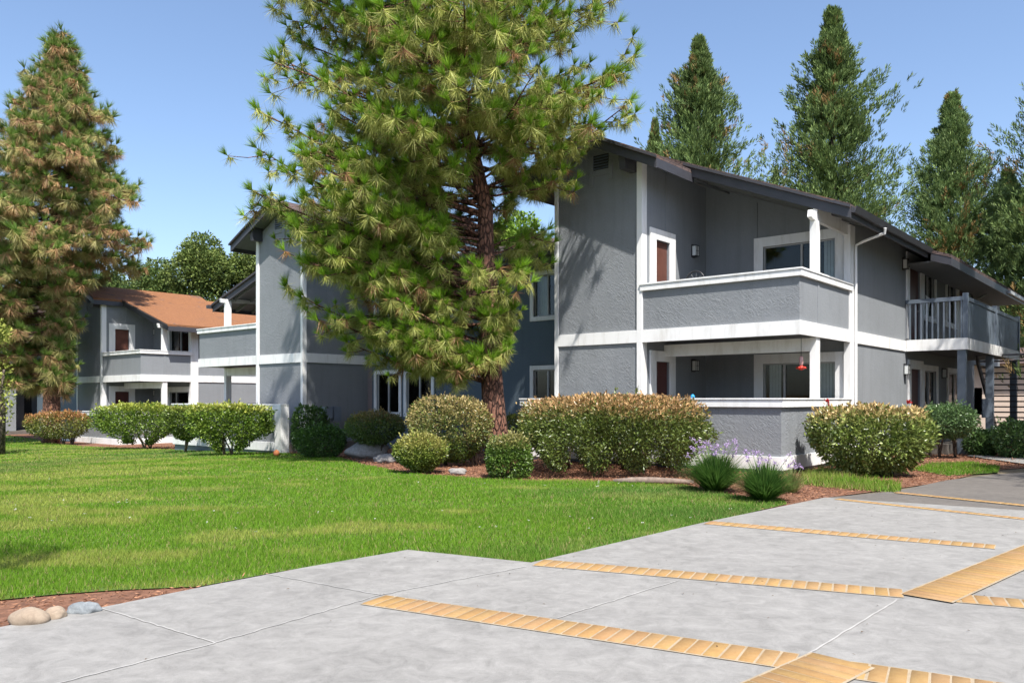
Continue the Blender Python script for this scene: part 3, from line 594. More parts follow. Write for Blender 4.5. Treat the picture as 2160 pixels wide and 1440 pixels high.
def wob(p, q, n=26, a=2.2):
    return [(p[0]+(q[0]-p[0])*t/n+random.uniform(-a, a)*.5, p[1]+(q[1]-p[1])*t/n+random.uniform(-a, a)*.35) for t in range(n+1)]
for p, q in [((-200, 1530), (452, 1360)), ((455, 1359), (800, 1258)), ((800, 1258), (1110, 1197)), ((212, 1285), (455, 1360)), ((560, 1213), (805, 1258)), ((1175, 1307), (1430, 1227)), ((1705, 1383), (1893, 1268))]:
    strip(wob(p, q), .013, M['joint'], .0165, 'joint').build('slab_joint', M['joint'], None, kind='structure')
def bricks(name, A, B, w, bl=.108, lengthwise=False, dz=0):
    """row of pavers from ground point A to B (centre line), width w"""
    A = np.array(A[:2]); B = np.array(B[:2]); L = np.linalg.norm(B-A); d = (B-A)/L; nrm = np.array([-d[1], d[0]])
    m = MB(); c = lambda s, t: tuple(A+d*s+nrm*t)
    P0 = [c(0, -w/2-.012), c(L, -w/2-.012), c(L, w/2+.012), c(0, w/2+.012)]
    base = MB(); base.add([(x, y, .0172+dz) for x, y in P0], [(0, 1, 2, 3)]); o = base.build(name, M['mortar'], None, kind='structure')
    V = []; F = []; C = []
    def brick(s0, s1, t0, t1):
        z0, z1 = .0175+dz, .0225+dz; g = .0075; i = len(V); j = [random.uniform(-.003, .003) for _ in range(8)]; e = .004
        q = [(s0+g+j[0], t0+g+j[1]), (s1-g+j[2], t0+g+j[3]), (s1-g+j[4], t1-g+j[5]), (s0+g+j[6], t1-g+j[7])]; ce = (sum(p[0] for p in q)/4, sum(p[1] for p in q)/4)
        for s, t in q: V.append((*c(s, t), z0))
        for s, t in q: V.append((*c(s+(e if s < ce[0] else -e), t+(e if t < ce[1] else -e)), z1+random.uniform(-.001, .001)))
        F.extend([(i+4, i+5, i+6, i+7)]+[(i+k, i+(k+1) % 4, i+4+(k+1) % 4, i+4+k) for k in range(4)])
        b = random.uniform(.9, 1.07); col = (.33*b, .203*b*random.uniform(.94, 1.03), .078*b*random.uniform(.88, 1.12)); C.extend([col]*8)
    n = max(1, int(round(L/(bl if not lengthwise else .31))))
    for i in range(n):
        if lengthwise:
            k = max(1, int(round(w/.11)))
            for r in range(k):
                off = (.5 if r % 2 else 0); s0 = (i+off)*L/n; s1 = min(L, (i+1+off)*L/n); brick(s0, s1, -w/2+r*w/k, -w/2+(r+1)*w/k)
                if off and i == 0: brick(0, s0, -w/2+r*w/k, -w/2+(r+1)*w/k)
        else: brick(i*L/n, (i+1)*L/n, -w/2, w/2)
    me = npmesh('pavers', np.array(V), np.array(F), np.array(C)); link('pavers', me, M['brick'], o); return o
g = lambda x, y: np.array(G(x, y)[:2])
bricks('brick_band', g(788, 1268), g(1598, 1388)+(g(1598, 1388)-g(788, 1268))*.075, .31)
bd_ = g(1598, 1388)-g(788, 1268); bd_ = bd_/np.linalg.norm(bd_)
bricks('brick_band', g(1598, 1388)+bd_*.52, g(1598, 1388)+bd_*3.5, .31)
bricks('brick_band', g(1135, 1189), g(1905, 1255), .29)
bd1 = g(1905, 1255)-g(1135, 1189); bd1 = bd1/np.linalg.norm(bd1)
bricks('brick_band', g(1905, 1255)+bd1*.30, g(1905, 1255)+bd1*3, .29)
bricks('brick_band', g(1492, 1104), g(2100, 1156), .27)
bricks('brick_band', g(1765, 1054), g(2400, 1122), .16)
bricks('brick_band', g(1890, 1040), g(2400, 1092), .16)
cd = g(2160, 1167)-g(1945, 1257)
cd1 = cd/np.linalg.norm(cd); c1_ = g(1905, 1255)+bd1*.215; bricks('brick_band', c1_-cd1*.145, c1_+cd1*8, .38, dz=.0065)
cdn = cd/np.linalg.norm(cd); bricks('brick_band', g(1598, 1388)+bd_*.42-cdn*2.5, g(1598, 1388)+bd_*.42+cdn*.155, .38, dz=.0065)

# ---------------------------------------------------------------- grass
def inside(P, poly):
    x, y = P[:, 0], P[:, 1]; r = np.zeros(len(P), bool); n = len(poly)
    for i in range(n):
        x0, y0 = poly[i]; x1, y1 = poly[(i+1) % n]; c = ((y0 > y) != (y1 > y)) & (x < (x1-x0)*(y-y0)/((y1-y0)+1e-12)+x0); r ^= c
    return r
def scatter(poly, y0, y1, dens, pad=.66):
    xw0, xw1 = -y1*pad, y1*pad; n = int((xw1-xw0)*(y1-y0)*dens); P = np.stack([RG.uniform(xw0, xw1, n), RG.uniform(y0, y1, n)], 1)
    P = P[np.abs(P[:, 0]) < P[:, 1]*pad+.5]; return P[inside(P, poly)]
def n2(P, f, seed): return lumps(np.c_[P, np.zeros(len(P))], f, seed)
def grass(polys, rings, name, hmul=1.0):
    VV = []; FF = []; CC = []; off = 0
    for poly in polys:
        for (y0, y1, dens, w, h) in rings:
            P = scatter(poly, y0, y1, dens); n = len(P)
            if not n: continue
            a = n2(P, .7, 3)+.5*n2(P, 2.6, 5); b = n2(P, .35, 9)
            hh = h*hmul*RG.uniform(.55, 1.25, n)*(1+.25*n2(P, 1.8, 11))
            D = RG.normal(size=(n, 3))*[.42, .42, .12]+[0.05, .12, 1]; D = unit(D); B = np.c_[P, gzn(P[:, 0], P[:, 1])-.003]
            t = RG.uniform(0, 1, n)[:, None]; g0 = np.array([[.08, .185, .01]]); g1 = np.array([[.185, .325, .03]]); y = np.array([[.36, .37, .09]]); dk = np.array([[.04, .12, .015]])
            C = g0+(g1-g0)*t; k = np.clip(a*1.5-.1+.6*n2(P, .25, 44)+np.clip((-P[:, 0]-1)*.05, -.1, .3), 0, .62)[:, None]; C = C*(1-k)+y*k*(.7+.5*t); q = np.clip(-b*.9-.05, 0, .7)[:, None]; C = C*(1-q)+(dk+.05*t)*q
            dead = RG.random(n) < .07; C[dead] = [.36, .28, .14]
            V, F, C3 = spikes(B, D, side_of(D), hh, w, C); VV.append(V); FF.append(F+off); CC.append(C3); off += len(V)
    return link(name, npmesh(name, np.concatenate(VV), np.concatenate(FF), np.concatenate(CC)), M['blade'], kind='stuff')
gr = grass([lawn], [(4.8, 8.5, 5200, .0065, .062), (8.5, 12, 3000, .009, .062), (12, 17, 1500, .013, .055), (17, 24, 700, .02, .05), (24, 40, 230, .035, .05), (40, 70, 40, .07, .06)], 'grass')
tag(gr, 'bright green mown lawn grass with yellowish patches', 'grass')
sl = GP([(1925, 990), (1960, 978), (2050, 976), (2110, 985), (2105, 996), (2000, 1003)]); wd = GP([(1690, 1005), (1740, 990), (1800, 1010), (1900, 1022), (1900, 1040), (1780, 1032), (1690, 1022)])
tag(grass([sl], [(12, 26, 900, .014, .09)], 'grass'), 'shaded strip of grass beside the porch and driveway', 'grass')
tag(grass([wd], [(10, 20, 650, .014, .17)], 'weeds'), 'scruffy yellow-green weeds at the foot of the right-hand shrub', 'weeds')
# clover flowers and dandelions
P = scatter(lawn, 6.5, 16, 2.2); P = P[n2(P, .9, 21) > .25]; n = len(P); B = np.c_[np.repeat(P, 5, 0), np.full(n*5, .055)]; B[:, :2] += RG.normal(size=(n*5, 2))*.006
D = unit(RG.normal(size=(n*5, 3))+[0, 0, .5]); V, F, C = rhombs(B, D, side_of(D), .016, .012, np.tile([[.7, .7, .62]], (n*5, 1))); tag(link('clover_flowers', npmesh('clover_flowers', V, F, C), M['petal'], kind='stuff'), 'tiny white clover flowers dotted in the lawn', 'flowers')
P = scatter(dr, 4.7, 13, 1.3); n = len(P); B = np.c_[P, np.full(n, .021)]; D = unit(RG.normal(size=(n, 3))*[1, 1, .12]); V, F, C = rhombs(B, D, side_of(D)*[1, 1, .2], RG.uniform(.012, .035, n), .014, np.tile([[.09, .06, .035]], (n, 1))*RG.uniform(.4, 1.6, (n, 1)))
tag(link('leaf_litter', npmesh('leaf_litter', V, F, C), M['chip'], kind='stuff'), 'small dry leaf specks scattered on the concrete driveway', 'leaf litter')
# mulch chips / dry needles
CH = []
for poly, y0, y1, d, s in ((bed, 4.5, 12, 260, .035), (bed, 12, 20, 260, .045), (bed, 20, 36, 110, .06)):
    P = scatter(poly, y0, y1, d); P = P[~inside(P, lawn)]; CH.append((P, s))
VV = []; FF = []; CC = []; off = 0
for P, s in CH:
    n = len(P); B = np.c_[P, gzn(P[:, 0], P[:, 1])+RG.uniform(-.008, .02, n)]; D = unit(RG.normal(size=(n, 3))*[1, 1, .25]); t = RG.random((n, 1)); C = np.array([[.10, .04, .022]])*(1-t)+np.array([[.42, .22, .13]])*t
    V, F, C = rhombs(B, D, side_of(D), s*RG.uniform(.6, 1.8, n), s*.32, C); VV.append(V); FF.append(F+off); CC.append(C); off += len(V)
tag(link('wood_chips', npmesh('wood_chips', np.concatenate(VV), np.concatenate(FF), np.concatenate(CC)), M['chip'], kind='stuff'), 'reddish bark chips and dry needles covering the planting beds', 'mulch')

# ---------------------------------------------------------------- shrubs
def bush(name, label, x0, x1, yt, yb, depth=.8, e=3.2, n=9000, leaf=.05, lift=.15, taper=.6, cols=None, topc=None, topw=.3, stems=3, rot=0, group=None, sink=0, cat='shrub', hmax=None, lump=.11, dim=1.0, gaps=0):
    cx_, cy_, z0 = G((x0+x1)/2, yb); w = (x1-x0)*cy_/FPX*.96; d = w*depth if depth < 3 else depth; c = (cx_*(1+d*.4/cy_), cy_+d*.4); zt = EYE-(yt-HZ)/FPX*(cy_+.2)-.06
    hgt = zt-z0; zl = lift*hgt; hz = (hgt-zl)/2; zc = zl+hz
    o = empty(name, (c[0], c[1], z0), rot, label=label, cat=cat, group=group)
    D = RG.normal(size=(n, 3)); D = unit(D); r = 1/np.power(np.sum(np.abs(D)**e, 1), 1/e); shell = 1-np.abs(RG.normal(size=n))*.13+.02; sp = RG.random(n) < .015; shell[sp] = RG.uniform(1.02, 1.09, sp.sum()); shell = np.clip(shell, .3, 1.09)
    S = D*r[:, None]; lm = lumps(S*[w/2, d/2, hz], 3.0, sum(map(ord, label)) % 1000)*lump+lumps(S*[w/2, d/2, hz], 9.0, 5)*lump*.5
    core = RG.random(n) < .22; shell[core] = RG.uniform(.45, .85, core.sum())
    S = S*(shell*(1+lm))[:, None]; tz = (S[:, 2]+1)/2; k = 1-taper*np.clip(.45-tz, 0, .45)/.45*.8
    hol = lumps(S*[w, d, hz*2], 2.2, 31+sum(map(ord, label)) % 50) > .42; keep = ~(hol & (RG.random(n) < .72)); S = S[keep]; tz = tz[keep]; k = k[keep]; n = len(S)
    if gaps:
        gx = np.abs(((S[:, 0]*.5+.5)*gaps) % 1-.5)*2; keep = ~((tz < .42) & (gx > .25+tz*1.7+RG.normal(size=n)*.12)); S = S[keep]; tz = tz[keep]; k = k[keep]; n = len(S)
    P = np.c_[S[:, 0]*w/2*k*1.0, S[:, 1]*d/2*k, zc+S[:, 2]*hz]
    Dn = unit(S+RG.normal(size=(n, 3))*.75+[0, 0, .25]); t = RG.random((n, 1))
    cols = cols or ((.05, .10, .015), (.15, .23, .04)); C = np.array([cols[0]])*(1-t)+np.array([cols[1]])*t
    if topc:
        q = np.clip((P[:, 2]-(hgt-topw))/topw*1.4+RG.normal(size=n)*.25+lumps(P, 2.5, 77)*.55, 0, 1)[:, None]; q = q*(RG.random((n, 1)) < .85); tc = np.array([topc])*(.7+.6*RG.random((n, 1))); C = C*(1-q)+tc*q
    ns = int(26+w*22); top_i = np.where(S[:, 2] > .1)[0]; si = RG.choice(top_i, ns); dirs = unit(S[si]*.7+[0, 0, .9]+RG.normal(size=(ns, 3))*.35); ll = RG.uniform(.06, .2, ns)
    q_ = np.tile(np.linspace(.2, 1, 8), ns)[:, None]; Ps = np.repeat(P[si], 8, 0)+np.repeat(dirs*ll[:, None], 8, 0)*q_; Ds = unit(np.repeat(dirs, 8, 0)+RG.normal(size=(ns*8, 3))*.7)
    P = np.concatenate([P, Ps]); Dn = np.concatenate([Dn, Ds]); C = np.concatenate([C, np.repeat(C[si], 8, 0)*1.1]); n = len(P); C = C*RG.uniform(.6, 1.35, (n, 1))
    V, F, C3 = rhombs(P, Dn, side_of(Dn), leaf*1.12*RG.uniform(.65, 1.4, n), leaf*.58, C*dim); link('foliage', npmesh('foliage', V, F, C3), M['leaf'], o)
    # twigs poking out of the top
    m = MB(); rr = np.random.default_rng(len(label))
    for i in range(stems):
        bx = (rr.uniform(-.5, .5) if stems > 1 else 0)*w*(1-taper)*.9; by = rr.uniform(-.3, .3)*d*.5
        for j in range(3):
            tx = bx+rr.uniform(-.5, .5)*w/stems*1.3; ty = by+rr.uniform(-.3, .3)*d; h1 = zl+(hgt-zl)*rr.uniform(.35, .7)
            m.tube([(bx, by, -.05), (bx*.8+tx*.2+rr.uniform(-.04, .04), by*.8+ty*.2, h1*.35), (tx*.6+bx*.4, ty*.6+by*.4, h1*.7), (tx, ty, h1)], [.035, .026, .02, .01], 6)
    m.build('stems', M['bark2'], o, smooth=True)
    return o
RUST = (.40, .19, .09); TAN = (.42, .33, .14); YG = (.32, .36, .07)
bush('hedge', 'rust-topped clipped hedge at the far left under the pine', 50, 190, 868, 938, depth=.45, n=9000, leaf=.08, lift=.22, taper=.3, topc=(.40, .2, .08), topw=.5, cols=((.08, .11, .02), (.24, .26, .06)), stems=3)
bush('hedge', 'bright green flat-topped hedge on bare crooked trunks before the far patio', 204, 384, 853, 948, depth=.45, e=7, n=18000, leaf=.085, lift=.14, taper=.62, gaps=2, cols=((.06, .13, .015), (.24, .33, .05)), topc=(.36, .4, .07), topw=.25, stems=2)
bush('hedge', 'narrow green shrub filling the gap between the two flat-topped hedges', 352, 428, 856, 955, depth=.8, e=5, n=6500, leaf=.08, lift=.30, taper=.7, cols=((.06, .11, .015), (.20, .27, .05)), topc=(.34, .36, .08), topw=.2, stems=1)
bush('hedge', 'bright green flat-topped hedge beside the white patio gate post', 400, 568, 852, 961, depth=.36, e=7, n=18000, leaf=.08, lift=.12, taper=.62, gaps=2, cols=((.06, .13, .015), (.24, .33, .05)), topc=(.36, .38, .07), topw=.25, stems=2)
bush('shrub', 'dark green boxy shrub by the white corner board, behind another', 614, 691, 857, 957, depth=.55, n=5500, leaf=.07, cols=((.03, .075, .012), (.11, .20, .04)), stems=1, lift=.05, taper=.1)
bush('shrub', 'low dark green rounded shrub at the lawn edge', 627, 728, 896, 966, depth=.8, n=8000, leaf=.06, cols=((.03, .08, .012), (.11, .21, .04)), stems=1, lift=.03, taper=.1, e=3)
bush('shrub', 'umbrella-shaped shrub on a leaning trunk above grey rocks', 728, 853, 866, 968, depth=.9, n=10000, leaf=.055, cols=((.045, .10, .015), (.18, .26, .06)), topc=(.32, .23, .08), topw=.35, stems=2, lift=.3, taper=.4, e=2.5)
bush('shrub', 'large dome shrub with tan top beside the pine trunk', 856, 1043, 832, 986, depth=.85, n=22000, leaf=.055, cols=((.05, .10, .015), (.17, .23, .045)), topc=TAN, topw=.95, stems=2, lift=.08, taper=.3, e=2.6)
bush('shrub', 'yellow-green mound at the lawn edge in front of the dome shrub', 829, 945, 912, 1000, depth=.9, n=11000, leaf=.05, cols=((.07, .12, .015), (.26, .31, .06)), topc=(.34, .32, .09), topw=.4, stems=1, lift=.05, taper=.45, e=2.4)
bush('shrub', 'small boxy green shrub at the foot of the pine trunk', 1026, 1121, 914, 1010, depth=.95, n=11000, leaf=.05, cols=((.05, .11, .015), (.17, .26, .05)), topc=(.28, .26, .09), topw=.25, stems=1, lift=.0, taper=.05, e=4)
bush('shrub', 'small yellowish shrub half hidden between the pine trunk and the long hedge', 1060, 1108, 872, 955, depth=.9, n=2500, leaf=.06, cols=((.08, .12, .015), (.26, .28, .06)), stems=1)
bush('hedge', 'long rust-topped clipped hedge in front of the near patio wall', 1088, 1487, 834, 1006, depth=1.15, e=6, n=62000, leaf=.066, lift=.06, taper=.12, gaps=4, cols=((.05, .085, .012), (.17, .21, .05)), topc=(.47, .29, .13), topw=.42, stems=8)
bush('shrub', 'large-leaved shrub with yellow-tan tips at the near building corner', 1716, 1955, 856, 1008, depth=.8, e=4, n=17000, leaf=.085, lift=.06, taper=.45, cols=((.08, .13, .02), (.30, .36, .10)), topc=(.5, .36, .16), topw=.3, stems=4, rot=0)
bush('shrub', 'grey-green shaded shrub on thin trunks before the porch', 1940, 2056, 854, 968, depth=.9, e=3, n=9000, leaf=.065, lift=.4, taper=.3, cols=((.06, .12, .04), (.18, .28, .11)), stems=3)
for a in ((2040, 2110, 905, 962, 'leafy green shrub with white blossom by the stair posts'), (2100, 2200, 885, 968, 'low bushy shrub at the right edge below the stairs')):
    bush('shrub', a[4], a[0], a[1], a[2], a[3], depth=1, n=4500, leaf=.08, cols=((.05, .11, .03), (.16, .27, .08)), stems=1, lift=.0, taper=.1, e=2.4)
# strap-leaved clumps with lilac flowers
def clump(label, px, yb, r, h, fl, n=900, seed=1, col=((.035, .1, .02), (.13, .24, .05))):
    x, y, z = G(px, yb); y += r*.6; x *= 1+r*.6/(y-r*.6); o = empty('society_garlic_plant', (x, y, z), 0, label=label, cat='plant', group='society garlic clumps')
    az = RG.uniform(0, 2*pi, n); tl = RG.beta(1.3, 1.4, n)*1.15; L = h*RG.uniform(.75, 1.15, n); base = np.c_[np.cos(az)*r*.25*RG.random(n), np.sin(az)*r*.25*RG.random(n), np.zeros(n)]
    D0 = np.c_[np.cos(az)*np.sin(tl), np.sin(az)*np.sin(tl), np.cos(tl)]; mid = base+D0*(L*.55)[:, None]; D1 = unit(D0*[1, 1, .35]*1.1+[0, 0, .15]); tip = mid+D1*(L*.5)[:, None]; S = unit(np.cross(D0, [0, 0, 1.01]))*.006
    t = RG.random((n, 1)); C = np.array([col[0]])*(1-t)+np.array([col[1]])*t; V = np.stack([base-S, base+S, mid+S, mid-S, tip], 1).reshape(-1, 3); i = np.arange(n)[:, None]*5
    F = np.concatenate([i+[[0, 1, 2]], i+[[0, 2, 3]], i+[[3, 2, 4]]]); link('leaves', npmesh('leaves', V, F, np.repeat(C, 5, 0)), M['blade'], o)
    st = MB(); HD = []
    for i in range(fl):
        a = random.uniform(0, 2*pi); q = random.uniform(.15, .75); tp = (cos(a)*r*q*1.3, sin(a)*r*q*1.1, h*random.uniform(.95, 1.35)); st.tube([(cos(a)*.05, sin(a)*.05, 0), (tp[0]*.5, tp[1]*.5, tp[2]*.6), tp], .0035, 4)
        HD.append(tp)
    st.build('stems', M['stemgreen'], o); 
    for tp in HD:
        P = np.array([tp])+RG.normal(size=(12, 3))*.018; D = unit(RG.normal(size=P.shape)+[0, 0, .3]); V, F, C = rhombs(P, D, side_of(D), .04, .022, np.tile([[.50, .37, .60]], (12, 1))); link('flower', npmesh('flower', V, F, C), M['petal'], o)
M['stemgreen'] = m_plain('flower_stalk', (.16, .22, .07), .6, .1)
clump('dark green strappy clump with lilac flowers, left of its twin', 1508, 1040, .62, .66, 40, 2400)
clump('dark green strappy clump at the driveway corner, right of its twin', 1612, 1060, .5, .58, 16, 2000)
clump('pale sparse flowering clump against the white base board corner', 1672, 1040, .28, .4, 8, 260, col=((.16, .18, .06), (.3, .3, .12)))
# rocks, log, small things
def rock(label, px, yb, sx, sy, sz, mat, name='rock', rot=0, seed=0):
    x, y, z = G(px, yb); bm = bmesh.new(); bmesh.ops.create_icosphere(bm, subdivisions=4, radius=1); r = np.random.default_rng(seed)
    K = r.normal(size=(7, 3))*2; ph = r.uniform(0, 6, 7)
    for v in bm.verts:
        p = np.array(v.co); dd = sum(sin(float(p@K[i])*(1+.35*i)+ph[i])*.07/(1+.3*i) for i in range(7)); v.co = v.co*(1+dd); v.co.x *= sx; v.co.y *= sy; v.co.z = v.co.z*sz
    me = bpy.data.meshes.new(name); bm.to_mesh(me); bm.free()
    for p in me.polygons: p.use_smooth = True
    o = link(name, me, mat, label=label, cat='rock'); o.location = (x, y+sy*.8, z+sz*.42); o.rotation_euler = (0, 0, rot); return o
rock('largest smooth tan stone at the driveway edge, bottom left', 47, 1321, .135, .1, .075, M['rock2'], seed=1)
rock('small round tan stone between two bigger stones by the driveway', 107, 1309, .075, .07, .06, M['rock2'], seed=2)
rock('blue-grey mottled stone at the driveway edge, bottom left', 166, 1297, .12, .08, .058, M['rock3'], seed=3)
rock('big lichen-grey rock under the umbrella-shaped shrub', 775, 966, .62, .4, .32, M['rock'], seed=4)
rock('flat grey rock in the shade right of the big rock', 815, 975, .4, .3, .14, M['rock'], seed=5)
rock('low pinkish rock by the foot of the left wing wall', 632, 944, .45, .35, .16, M['rock2'], seed=6)
rock('small grey rock in the mulch before the dome shrub', 965, 1000, .2, .16, .09, M['rock'], seed=8)
x, y, z = G(1380, 1020); k = MB(); k.tube([(-.75, .1, .03), (-.4, .04, .05), (0, .0, .05), (.4, -.05, .045), (.75, -.07, .03)], [.04, .065, .07, .055, .04], 10); k = k.build('log', M['oldwood'], None, smooth=True); k.location = (x, y+.1, z); tag(k, 'weathered log lying along the lawn edge before the long hedge', 'log')
x, y, z = G(583, 962); k = MB().tube([(0, 0, 0), (0, 0, .08), (0, 0, .16), (0, 0, .2)], [.06, .1, .08, .02], 12).build('garden_ornament', M['terra'], None, smooth=True); k.location = (x, y, z); tag(k, 'little terracotta ornament in the grass before the white gate post', 'ornament')

for px_, py_, lb in ((1757, 1000, 'red rosebud on a tall stem above the large-leaved shrub, left side'), (1930, 985, 'red flower spike rising behind the large-leaved shrub, right side')):
    x, y, z = G(px_, py_); zt = EYE-(852-HZ)/FPX*y+.05; o = empty('flower_stem', (x, y+.3, 0), 0, label=lb, cat='flower'); MB().tube([(0, 0, .6), (.02, 0, 1.2), (0, 0, zt)], .006, 5).build('stem', M['stemgreen'], o)
    P = np.tile([[0, 0, zt]], (26, 1))+RG.normal(size=(26, 3))*.025; D = unit(RG.normal(size=(26, 3))+[0, 0, .6]); V, F, C = rhombs(P, D, side_of(D), .06, .04, np.tile([[.45, .03, .03]], (26, 1))); link('blossom', npmesh('blossom', V, F, C), M['petal'], o)

# ---------------------------------------------------------------- stairs
S = empty('staircase', (*xy(-6.0, 34), 0), ANG, label='open-riser outdoor staircase rising to the walkway at the right', cat='staircase')
k = MB(); n = 15
for i in range(n):
    z = 3.15-i*.2; b = -1.9+i*.27; k.box(.12, 1.5, b, b+.27, z-.05, z)
k.build('treads', M['char'], S)
for a in (.05, 1.5):
    k = MB(); k.pr_bz([(-1.95, 3.2), (-1.95, 2.9), (2.1, -.1), (2.3, .1)], a, a+.06); k.build('stringer', M['char'], S)
k = MB(); k.tube([(1.53, -1.9, 4.15), (1.53, 2.2, 1.0)], .03, 6)
for i in range(8): k.tube([(1.53, -1.9+i*.585, 4.12-i*.45), (1.53, -1.9+i*.585, 3.1-i*.45)], .015, 5)
k.build('handrail', M['white'], S)
x, y = xy(-5.3, 30.4); k = MB().box(-.16, .16, -.03, .03, 1.0, 1.62).build('notice_board', M['bluegrey'], None, .005); k.location = (x-.02, y, 0); tag(k, 'blank grey panel fixed at the middle walkway post', 'panel')
N = empty('house', (27.5, 44.5, 0), radians(-35), label='sunlit cream house seen through the stairs at the right edge', cat='house')
MB().wall('a', -4.2, 8, -.5, 3.4, -4, -3.8, [(-2.6, -1.2, .8, 2.2), (1, 2.6, .8, 2.2)]).box(-4.2, -4.0, -3.8, 3, -.5, 3.4).box(7.8, 8, -3.8, 3, -.5, 3.4).box(-4.2, 8, 3.0, 3.2, -.5, 3.4).build('wall', M['cream'], N)
MB().pr_bz([(-4.6, 3.4), (-.4, 4.4), (3.8, 3.4)], -4.6, 8.4).build('roof', M['roof'], N)
for a, b in ((-2.6, 1.4), (1, 1.6)): MB().box(a, a+b, -3.9, -3.86, .8, 2.2).build('window', M['glass'], N)

# ---------------------------------------------------------------- trees
def interp(t, X, Y): return float(np.interp(t, X, Y))
class Tufts:
    def __init__(s): s.P = []; s.D = []; s.S = []
    def add(s, p, d, sc_=1): s.P.append(p); s.D.append(d); s.S.append(sc_)
def needles(tf, nY, nO, L, w, seed, brown=.2, yc=((.07, .15, .02), (.16, .27, .035)), oc=((.17, .18, .05), (.34, .29, .11)), bc=(.30, .14, .06)):
    P = np.array(tf.P); D = unit(np.array(tf.D)); S_ = np.array(tf.S); n = len(P); VV = []; FF = []; CC = []; off = 0
    brw = RG.random(n) < brown; tone = RG.uniform(.7, 1.15, n)
    for kind, m in (('y', nY), ('o', nO)):
        p = np.repeat(P, m, 0); d = np.repeat(D, m, 0); s_ = np.repeat(S_, m); N = len(p); r = unit(RG.normal(size=(N, 3)))
        if kind == 'y':
            dd = unit(d*1.0+r*.75+[0, 0, .45]); l = L*RG.uniform(.65, 1.05, N)*s_; p = p+d*(.07*s_*RG.random(N))[:, None]; c0, c1 = yc
        else:
            rp = unit(r-d*(np.sum(r*d, 1))[:, None]*.7); dd = unit(rp*.8+d*.1+np.array([0, 0, -.75])); l = L*RG.uniform(.8, 1.2, N)*s_; p = p-d*(.16*s_*RG.random(N))[:, None]; c0, c1 = oc
        t = RG.random((N, 1)); C = (np.array([c0])*(1-t)+np.array([c1])*t)*np.repeat(tone, m)[:, None]
        if kind == 'o':
            b = np.repeat(brw, m) & (RG.random(N) < .75); C[b] = np.array(bc)*RG.uniform(.6, 1.3, (b.sum(), 1))
        V, F, C3 = spikes(p, dd, side_of(dd), l, w, C); VV.append(V); FF.append(F+off); CC.append(C3); off += len(V)
    return npmesh('foliage', np.concatenate(VV), np.concatenate(FF), np.concatenate(CC))
def pine(name, label, base, trunkpts, trunkr, zlo, zhi, extent, nb, L, w, nY, nO, brown, tw=5, seed=1, droop=.25, extra=(), skip=None, irr=(.62, 1.06), **kc):
    """extent(z, azimuth) -> crown radius from the trunk axis"""
    r = random.Random(seed); o = empty(name, base, 0, label=label, cat='pine tree')
    tz = [p[2] for p in trunkpts]; tx = [p[0] for p in trunkpts]; ty = [p[1] for p in trunkpts]
    m = MB(); zz = np.linspace(tz[0], tz[-1], 26); m.tube([(interp(z, tz, tx)+.03*sin(z*2.1), interp(z, tz, ty)+.02*sin(z*3), z) for z in zz], [interp(z, tz, trunkr) for z in zz], 18); m.build('trunk', M['bark'], o, smooth=True)
    br = MB(); tf = Tufts()
    todo = [(zlo+(zhi-zlo)*((i+r.random())/nb), i*2.39996+r.uniform(-.3, .3)) for i in range(nb)]
    for (cnt, z0_, z1_, azm, azs) in extra: todo += [(r.uniform(z0_, z1_), r.gauss(azm, azs)) for i in range(cnt)]
    for z, az in todo:
        R_ = extent(z, az)*r.uniform(*irr)
        if R_ < .25 or (skip and skip(z, az)): continue
        z0 = max(tz[0]+2.2, z-R_*droop*r.uniform(.0, 2.0)); c = (interp(z0, tz, tx), interp(z0, tz, ty)); c1 = (interp(z, tz, tx), interp(z, tz, ty)); dx, dy = cos(az), sin(az); pts = []
        nk = 6; bend = r.uniform(-.25, .25)
        for j in range(nk+1):
            t = j/nk; rr = R_*t; a = bend*R_*t*(1-t); pts.append((c[0]*(1-t)+c1[0]*t+dx*rr-dy*a, c[1]*(1-t)+c1[1]*t+dy*rr+dx*a, z0+(z-z0)*(t**1.3)+r.uniform(-.05, .05)))
        br.tube(pts, [max(.010, .012+.0085*R_*(1-j/nk)) for j in range(nk+1)], 6)
        nt = int(tw*R_)+2
        for j in range(nt):
            t = 1-(1-.22)*(j/nt)**.9; f = t*nk; k = min(nk-1, int(f)); q = f-k; p = [pts[k][a]*(1-q)+pts[k+1][a]*q for a in range(3)]
            if j == 0: tf.add(p, (dx, dy, .5), 1.1); continue
            ll = r.uniform(.25, .9)*(.5+.5*R_/4); sd = r.choice((-1, 1)); aa = az+sd*r.uniform(.4, 1.3); up_ = r.uniform(-.45, .55); e = (p[0]+cos(aa)*ll, p[1]+sin(aa)*ll, p[2]+up_*ll)
            mid = ((p[0]+e[0])/2, (p[1]+e[1])/2, (p[2]+e[2])/2-.06*ll); br.tube([tuple(p), mid, e], [.013, .01, .007], 4)
            tf.add(e, (e[0]-p[0], e[1]-p[1], max(.1, e[2]-p[2])+.35*ll), r.uniform(.62, 1.18))
            if r.random() < .6: tf.add(mid, (cos(aa+1), sin(aa+1), .4), r.uniform(.6, .9))
    br.build('branches', M['bark'], o, smooth=True)
    link('foliage', needles(tf, nY, nO, L, w, seed, brown, **kc), M['needle'], o); print(name, len(tf.P)); return o
